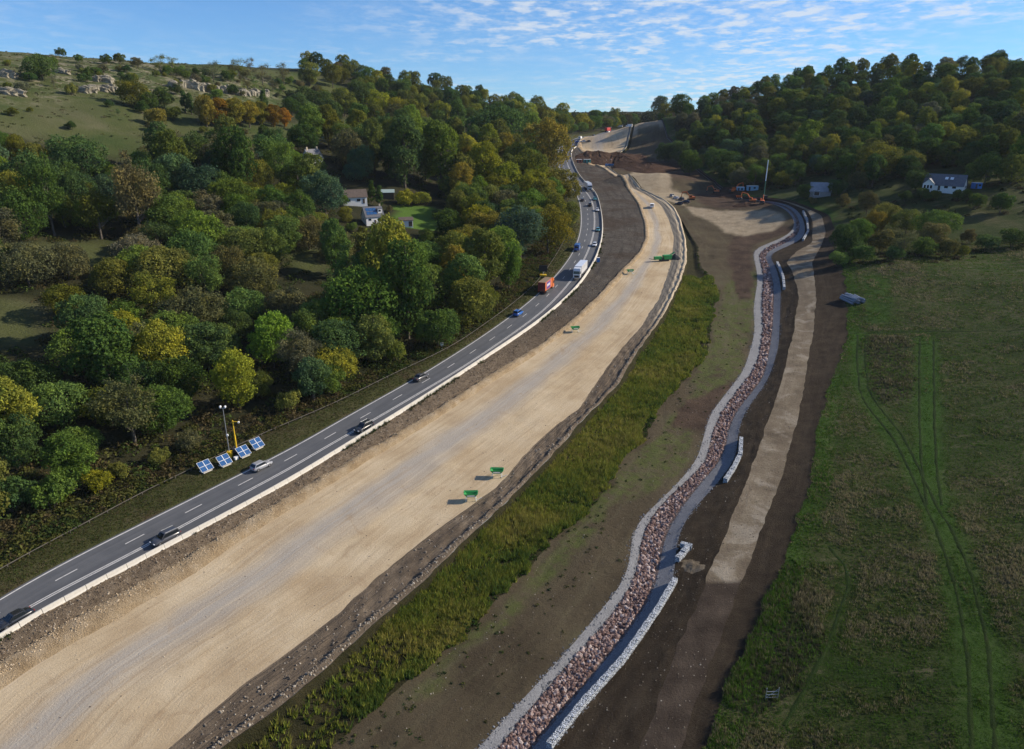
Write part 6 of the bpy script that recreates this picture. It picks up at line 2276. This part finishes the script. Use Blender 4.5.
def blades(name, xy, h, w, spread, nb, colours, lean=(0, 0), seed=1, mixw=None):
    """tufts of upright blades (triangles); colours: list of rgb, mixw: index per tuft"""
    r = np.random.default_rng(seed)
    n_ = len(xy)
    g = surf(xy[:, 0], xy[:, 1])
    base = np.c_[xy, g - .03]
    B = np.repeat(base, nb, 0)
    m_ = n_ * nb
    a = r.uniform(0, 2 * PI, m_)
    rad = np.sqrt(r.random(m_)) * np.repeat(spread, nb)
    B[:, 0] += np.cos(a) * rad
    B[:, 1] += np.sin(a) * rad
    hh = np.repeat(h, nb) * r.uniform(.6, 1.2, m_)
    ww = np.repeat(w, nb) * r.uniform(.7, 1.3, m_)
    b2 = r.uniform(0, 2 * PI, m_)
    dx, dy = np.cos(b2) * ww, np.sin(b2) * ww
    tip = B + np.c_[r.normal(0, .28, m_) * hh + lean[0] * hh, r.normal(0, .28, m_) * hh + lean[1] * hh, hh]
    V = np.stack([B - np.c_[dx, dy, np.zeros(m_)], B + np.c_[dx, dy, np.zeros(m_)], tip], 1).reshape(-1, 3)
    C_ = np.array(colours)
    ci = r.integers(0, len(C_), n_) if mixw is None else mixw
    cc = np.repeat(C_[ci] * r.uniform(.75, 1.25, (n_, 1)), nb, 0) * r.uniform(.75, 1.3, (m_, 1))
    cc = np.c_[np.repeat(cc, 3, 0), np.ones(m_ * 3)]
    o = link(name, np_mesh(name, V, np.arange(m_ * 3).reshape(-1, 3), False, {'shade': ('FLOAT_COLOR', cc)}), MAT['veg'])
    return tag(o, kind='stuff')


# reeds
YR = float(hit(705, 274)[0][1])
p = scatter('J', 'K', 56, YR, 44000, .05, 1.02, 30)
kx = (p[:, 0] - np.interp(p[:, 1], YS, BX[IDX['J']])) / (np.interp(p[:, 1], YS, BX[IDX['K']]) - np.interp(p[:, 1], YS, BX[IDX['J']]))
r_ = np.random.default_rng(31)
clump = fbm(p[:, 0] / 5, p[:, 1] / 5)
den = np.clip(.62 + 1.3 * clump + .4 * (1 - kx), .3, 1) * smooth(62, 88, p[:, 1] + 22 * fbm(p[:, 0] / 8, p[:, 1] / 8)) + .07
edge = kx + .22 * fbm(p[:, 0] / 3.0, p[:, 1] / 3.0) + .12 * fbm(p[:, 0] / 11, p[:, 1] / 11)
sel_ = (r_.random(len(p)) < den) & (edge < .98)
p, clump, kx = p[sel_], clump[sel_], kx[sel_]
sz = np.clip(.8 + .8 * fbm(p[:, 0] / 3.5, p[:, 1] / 3.5) + .2 * r_.normal(size=len(p)), .35, 1.6)
far = np.clip(p[:, 1] / 130, 1, 1.8)
hue = (1.1 * fbm(p[:, 0] / 9, p[:, 1] / 9) + r_.normal(0, .35, len(p)) - .35 * smooth(.75, 1, kx))
blades('reeds', p, .95 * sz, .075 * far, .30 * far, 8, [(0.165, 0.195, 0.030), (0.215, 0.222, 0.040), (0.265, 0.240, 0.060), (0.100, 0.148, 0.030)], (.10, .12), 32,
       np.where(hue > .35, 2, np.where(hue > -.1, 1, np.where(hue > -.5, 0, 3))))
tag(bpy.data.objects['reeds'], 'olive green reeds filling the strip beside the haul road', 'reeds')

# field grass
RUTS = [[(858, 335), (857, 360), (859.5, 390), (868, 406), (895, 440), (912, 475), (927, 510), (943, 552), (959, 598), (968, 660), (971, 749), (972, 780)],
        [(866, 335), (865, 360), (868, 388), (877, 403), (903, 436), (921, 472), (936, 505), (955, 540), (972, 577), (988, 642), (994, 732), (996, 780)],
        [(920, 338), (919, 400), (921, 460), (927, 505)], [(934, 338), (934, 400), (936, 460), (942, 505)], [(850, 333), (930, 331), (1060, 329)],
        [(828, 545), (846, 566), (849, 584), (838.6, 613), (828, 645), (817, 667), (785, 724)]]
r_ = np.random.default_rng(33)
n_ = 190000
y = 52 * (300 / 52) ** r_.random(n_)
q = bx('Q', y)
x = q + (r_.random(n_) ** 1.15) * (y * .80 + 45 - q * .3).clip(40, 250)
u, v, d = project(x, y, H0(x, y))
ok = (u < 1090) & (v > 238) & (v < 800)
x, y, u, v = x[ok], y[ok], u[ok], v[ok]
trk = [world_line(l) for l in RUTS]
dd = np.full(x.shape, 1e9)
for ln in trk:
    dd = np.minimum(dd, dist_line(x, y, ln))
tus = fbm(x / 3.2, y / 3.2, 3) + .7 * fbm(x / 25, y / 12, 2)
keep = (dd > .20) & (r_.random(len(x)) < .65 + .35 * smooth(-.2, .4, tus))
x, y, tus, dd, u, v = x[keep], y[keep], tus[keep], dd[keep], u[keep], v[keep]
jt = 14 * fbm(x / 5, y / 5)
bra = in_poly(u + jt, v + jt, [(735, 650), (800, 560), (825, 600), (805, 690), (760, 715), (725, 705)]) | in_poly(u + jt, v + jt, [(868, 338), (908, 338), (915, 400), (880, 405), (866, 380)])
mown = smooth(.4, 2.0, dd)
hgt = np.clip(.24 + .20 * tus, .14, .5) * (.4 + .6 * mown) + .05
hgt = np.where(bra, hgt + .30, hgt)
tt = tus + r_.normal(0, .3, len(x)) - .9 * (1 - mown) + .35 * smooth(60, 130, x - bx('Q', y))
ci = np.where(bra & (r_.random(len(x)) < .5), 4, np.where(tt > .42, 2, np.where(tt > .12, 1, np.where(tt > -.3, 0, 3))))
ci = np.where((x - bx('Q', y) < 4) & (r_.random(len(x)) < .6), 3, ci)
fr = np.clip(y / 120, .9, 2.2)
blades('field_grass', np.c_[x, y], hgt, .065 * fr, .26 * fr, 4, [(0.072, 0.115, 0.024), (0.110, 0.130, 0.036), (0.215, 0.190, 0.105), (0.070, 0.138, 0.020), (0.085, 0.082, 0.046)], (-.12, .05), 34, ci)
rutm = ground_mat('wheel_rut_grass', [(0.3, (0.016, 0.030, 0.008)), (0.6, (0.026, 0.046, 0.010)), (0.8, (0.042, 0.046, 0.02))], .6, 4, .15)
fo = bpy.data.objects['field']
for ln in trk:
    ln = np.array(sorted(ln, key=lambda q: q[1])) if abs(ln[0][1] - ln[-1][1]) > 20 else np.array(sorted(ln))
    sg = np.r_[0, np.cumsum(np.hypot(*np.diff(ln, axis=0).T))]
    s_ = np.arange(0, sg[-1], .5)
    c = np.c_[np.interp(s_, sg, ln[:, 0]), np.interp(s_, sg, ln[:, 1])]
    for _ in range(3):
        c[1:-1] = (c[:-2] + 2 * c[1:-1] + c[2:]) / 4
    c += .18 * np.c_[fbm(s_ / 4, s_ * 0 + 1.5), fbm(s_ / 4, s_ * 0 + 4.5)]
    tn = np.gradient(c, axis=0)
    nn = np.c_[tn[:, 1], -tn[:, 0]] / np.linalg.norm(tn, axis=1)[:, None]
    wd_ = (.34 + .12 * fbm(s_ / 2, s_ * 0))[:, None]
    rows_ = []
    for k in (-1, -.3, .3, 1):
        q = c + nn * wd_ * k
        rows_.append(np.c_[q, surf(q[:, 0], q[:, 1]) + (.07 if abs(k) < 1 else -.03)])
    link('wheel_rut', np_mesh('wheel_rut', np.stack(rows_, 1).reshape(-1, 3), quads(len(s_), 4), True), rutm, fo)

# road verges and weeds
p = scatter('A', 'B', 56, 330, 22000, -.5, .93, 35)
blades('verge_grass', p, np.full(len(p), .22), np.full(len(p), .05) * np.clip(p[:, 1] / 130, 1, 2), np.full(len(p), .22), 5, [(0.055, 0.066, 0.018), (0.085, 0.080, 0.030), (0.048, 0.075, 0.015), (0.10, 0.082, 0.044)], (0, 0), 36)
wp = []
r_ = np.random.default_rng(37)
for y_ in np.arange(58, 330, .5):
    if fbm(np.array([y_ / 6.]), np.array([3.3]))[0] > .05:
        for _ in range(3):
            wp.append((bx('F', y_) + .55 + abs(r_.normal(0, .5)), y_ + r_.uniform(-.4, .4)))
wp = np.array(wp)
blades('barrier_weeds', wp, r_.uniform(.25, .7, len(wp)), np.full(len(wp), .06), np.full(len(wp), .25), 9, [(0.030, 0.050, 0.014), (0.045, 0.062, 0.018), (0.075, 0.068, 0.03)], (0, 0), 38)


def leaf_heaps(name, xy, rad, cards_each, size, colours, seed, ci=None, flat=.75):
    """low bushy growth: leaf clumps over small domes, joined"""
    r = np.random.default_rng(seed)
    n_ = len(xy)
    g = surf(xy[:, 0], xy[:, 1])
    m_ = n_ * cards_each
    d = r.normal(size=(m_, 3))
    d[:, 2] = np.abs(d[:, 2])
    d /= np.linalg.norm(d, axis=1, keepdims=True)
    R_ = np.repeat(rad, cards_each)
    pos = np.repeat(np.c_[xy, g - .1], cards_each, 0) + d * (R_ * r.uniform(.6, 1.08, m_))[:, None] * np.array([1, 1, flat])
    v, f = cards(pos, d + .8 * r.normal(size=(m_, 3)), np.repeat(size, cards_each) * r.uniform(.6, 1.4, m_), r)
    C_ = np.array(colours)
    ci = r.integers(0, len(C_), n_) if ci is None else ci
    cc = np.repeat(C_[ci] * r.uniform(.75, 1.2, (n_, 1)), cards_each, 0) * r.uniform(.65, 1.35, (m_, 1))
    o = link(name, np_mesh(name, v, f, False, {'shade': ('FLOAT_COLOR', np.c_[np.repeat(cc, 4, 0), np.ones(m_ * 4)])}), MAT['veg'])
    return tag(o, kind='stuff')


r_ = np.random.default_rng(40)
p = scatter('K', 'L', 58, 240, 380, .03, .9, 41)
f_ = (p[:, 0] - bx('K', p[:, 1])) / (bx('L', p[:, 1]) - bx('K', p[:, 1]))
p = p[r_.random(len(p)) < np.clip(1.15 - 1.2 * f_, .22, 1)]
leaf_heaps('soil_weeds', p, r_.uniform(.15, .5, len(p)), 22, np.full(len(p), .12), [(0.030, 0.055, 0.020), (0.045, 0.065, 0.018), (0.07, 0.08, 0.022)], 42)
p = scatter('J', 'K', 75, 290, 900, .80, 1.0, 43)
leaf_heaps('reed_fringe', p, r_.uniform(.2, .6, len(p)), 24, np.full(len(p), .14), [(0.042, 0.075, 0.016), (0.055, 0.09, 0.018)], 44)

# undergrowth of the wood: along its edge, and between the trees
ys_ = np.exp(r_.uniform(math.log(60), math.log(330), 1500))
e = np.c_[bx('A', ys_) - .8 - np.abs(r_.normal(0, 5.5, 1500)), ys_]
n_ = 9000
x, y = r_.uniform(-300, 40, n_), np.exp(r_.uniform(math.log(75), math.log(430), n_))
u, v, d = project(x, y, H0(x, y))
ok = (x < bx('A', y) - 2) & (u > -30) & (u < 600)
for q in OPEN + LAWN + [GARDEN]:
    ok &= ~in_poly(u, v, q)
w_ = np.c_[x, y][ok]
w_ = w_[:2400]
p = np.r_[e, w_]
rad = np.r_[r_.uniform(.5, 1.6, len(e)), r_.uniform(1.0, 2.6, len(w_))]
ci = np.clip(((fbm(p[:, 0] / 14, p[:, 1] / 14) + 1) * 2.6 + r_.normal(0, .7, len(p))).astype(int), 0, 4)
leaf_heaps('undergrowth', p, rad, 58, np.where(rad > 1.6, .30, .22), [(0.034, 0.052, 0.016), (0.050, 0.074, 0.020), (0.082, 0.085, 0.024), (0.090, 0.072, 0.034), (0.062, 0.090, 0.022)], 45, ci)

# low scrub and rank grass on the open down
n_ = 9000
x, y = r_.uniform(-480, -20, n_), r_.uniform(230, 560, n_)
u, v, d = project(x, y, H0(x, y))
ok = in_poly(u, v, OPEN[0]) & (fbm(x / 16, y / 16) + .5 * (v < 100) > .15)
p = np.c_[x, y][ok][:1500]
leaf_heaps('down_scrub', p, r_.uniform(.4, 1.3, len(p)), 22, np.full(len(p), .26), [(0.075, 0.085, 0.030), (0.11, 0.10, 0.05), (0.05, 0.066, 0.022), (0.13, 0.125, 0.07)], 48, None, .5)

# far wood beyond the crest, read as one mass
n_ = 260
x, y = r_.uniform(60, 330, n_), r_.uniform(900, 1060, n_)
leaf_heaps('distant_wood', np.c_[x, y], r_.uniform(6, 9, n_), 220, np.full(n_, 1.1), [(0.035, 0.052, 0.020), (0.05, 0.062, 0.022), (0.065, 0.06, 0.026)], 46, None, 1.6)
# scrub on the right slope around the bungalow, and hedgerow growth by the stream head
n_ = 2600
x, y = r_.uniform(90, 330, n_), r_.uniform(225, 420, n_)
u, v, d = project(x, y, H0(x, y))
ok = in_poly(u, v, RWOOD) | in_poly(u, v, [(838, 205), (1040, 195), (1040, 212), (850, 222)]) | in_poly(u, v, [(830, 252), (965, 252), (1040, 240), (1040, 246), (960, 262), (832, 266)])
p = np.c_[x, y][ok & (x > bx('Q', y) + 2)]
leaf_heaps('hillside_scrub', p, r_.uniform(.6, 1.8, len(p)), 60, np.full(len(p), .28), [(0.030, 0.045, 0.016), (0.045, 0.058, 0.020), (0.065, 0.055, 0.03)], 47)

# dark spoil of the far cutting
RED = ground_mat('red_brown_spoil', [(0.3, (0.060, 0.036, 0.024)), (0.55, (0.095, 0.058, 0.040)), (0.75, (0.15, 0.10, 0.07))], 0.2, 1.5, .4)
for u, v, ra, h, l, s in [(598, 160, 16, 6.5, 'dark brown spoil heap left of the far cutting', 1), (622, 162, 18, 5.0, 'red-brown spoil heap in the middle of the far cutting', 3), (650, 168, 20, 4.0, 'long low spoil heap right of the far cutting', 5), (730, 194, 12, 2.2, 'low dark heap at the back of the pit', 6), (745, 205, 6, 1.6, 'small dark heap at the front of the pit', 8)]:
    mound('spoil_heap', u, v, ra, h, RED, l, 'heap', s)

# ---------------------------------------------------------------- the autumn air of the valley
hz = NT('valley_haze')
hz.n.remove(hz.p)
pv_ = hz.n.new('ShaderNodeVolumePrincipled')
pv_.inputs['Color'].default_value = (0.80, 0.88, 1.0, 1)
pv_.inputs['Density'].default_value = 0.00004
pv_.inputs['Anisotropy'].default_value = 0.1
hz.l.new(pv_.outputs[0], hz.n['Material Output'].inputs['Volume'])
ho = MB().box((0, 1000, 60), (2040, 2060, 160)).build('haze', hz.m)
tag(ho, kind='stuff')
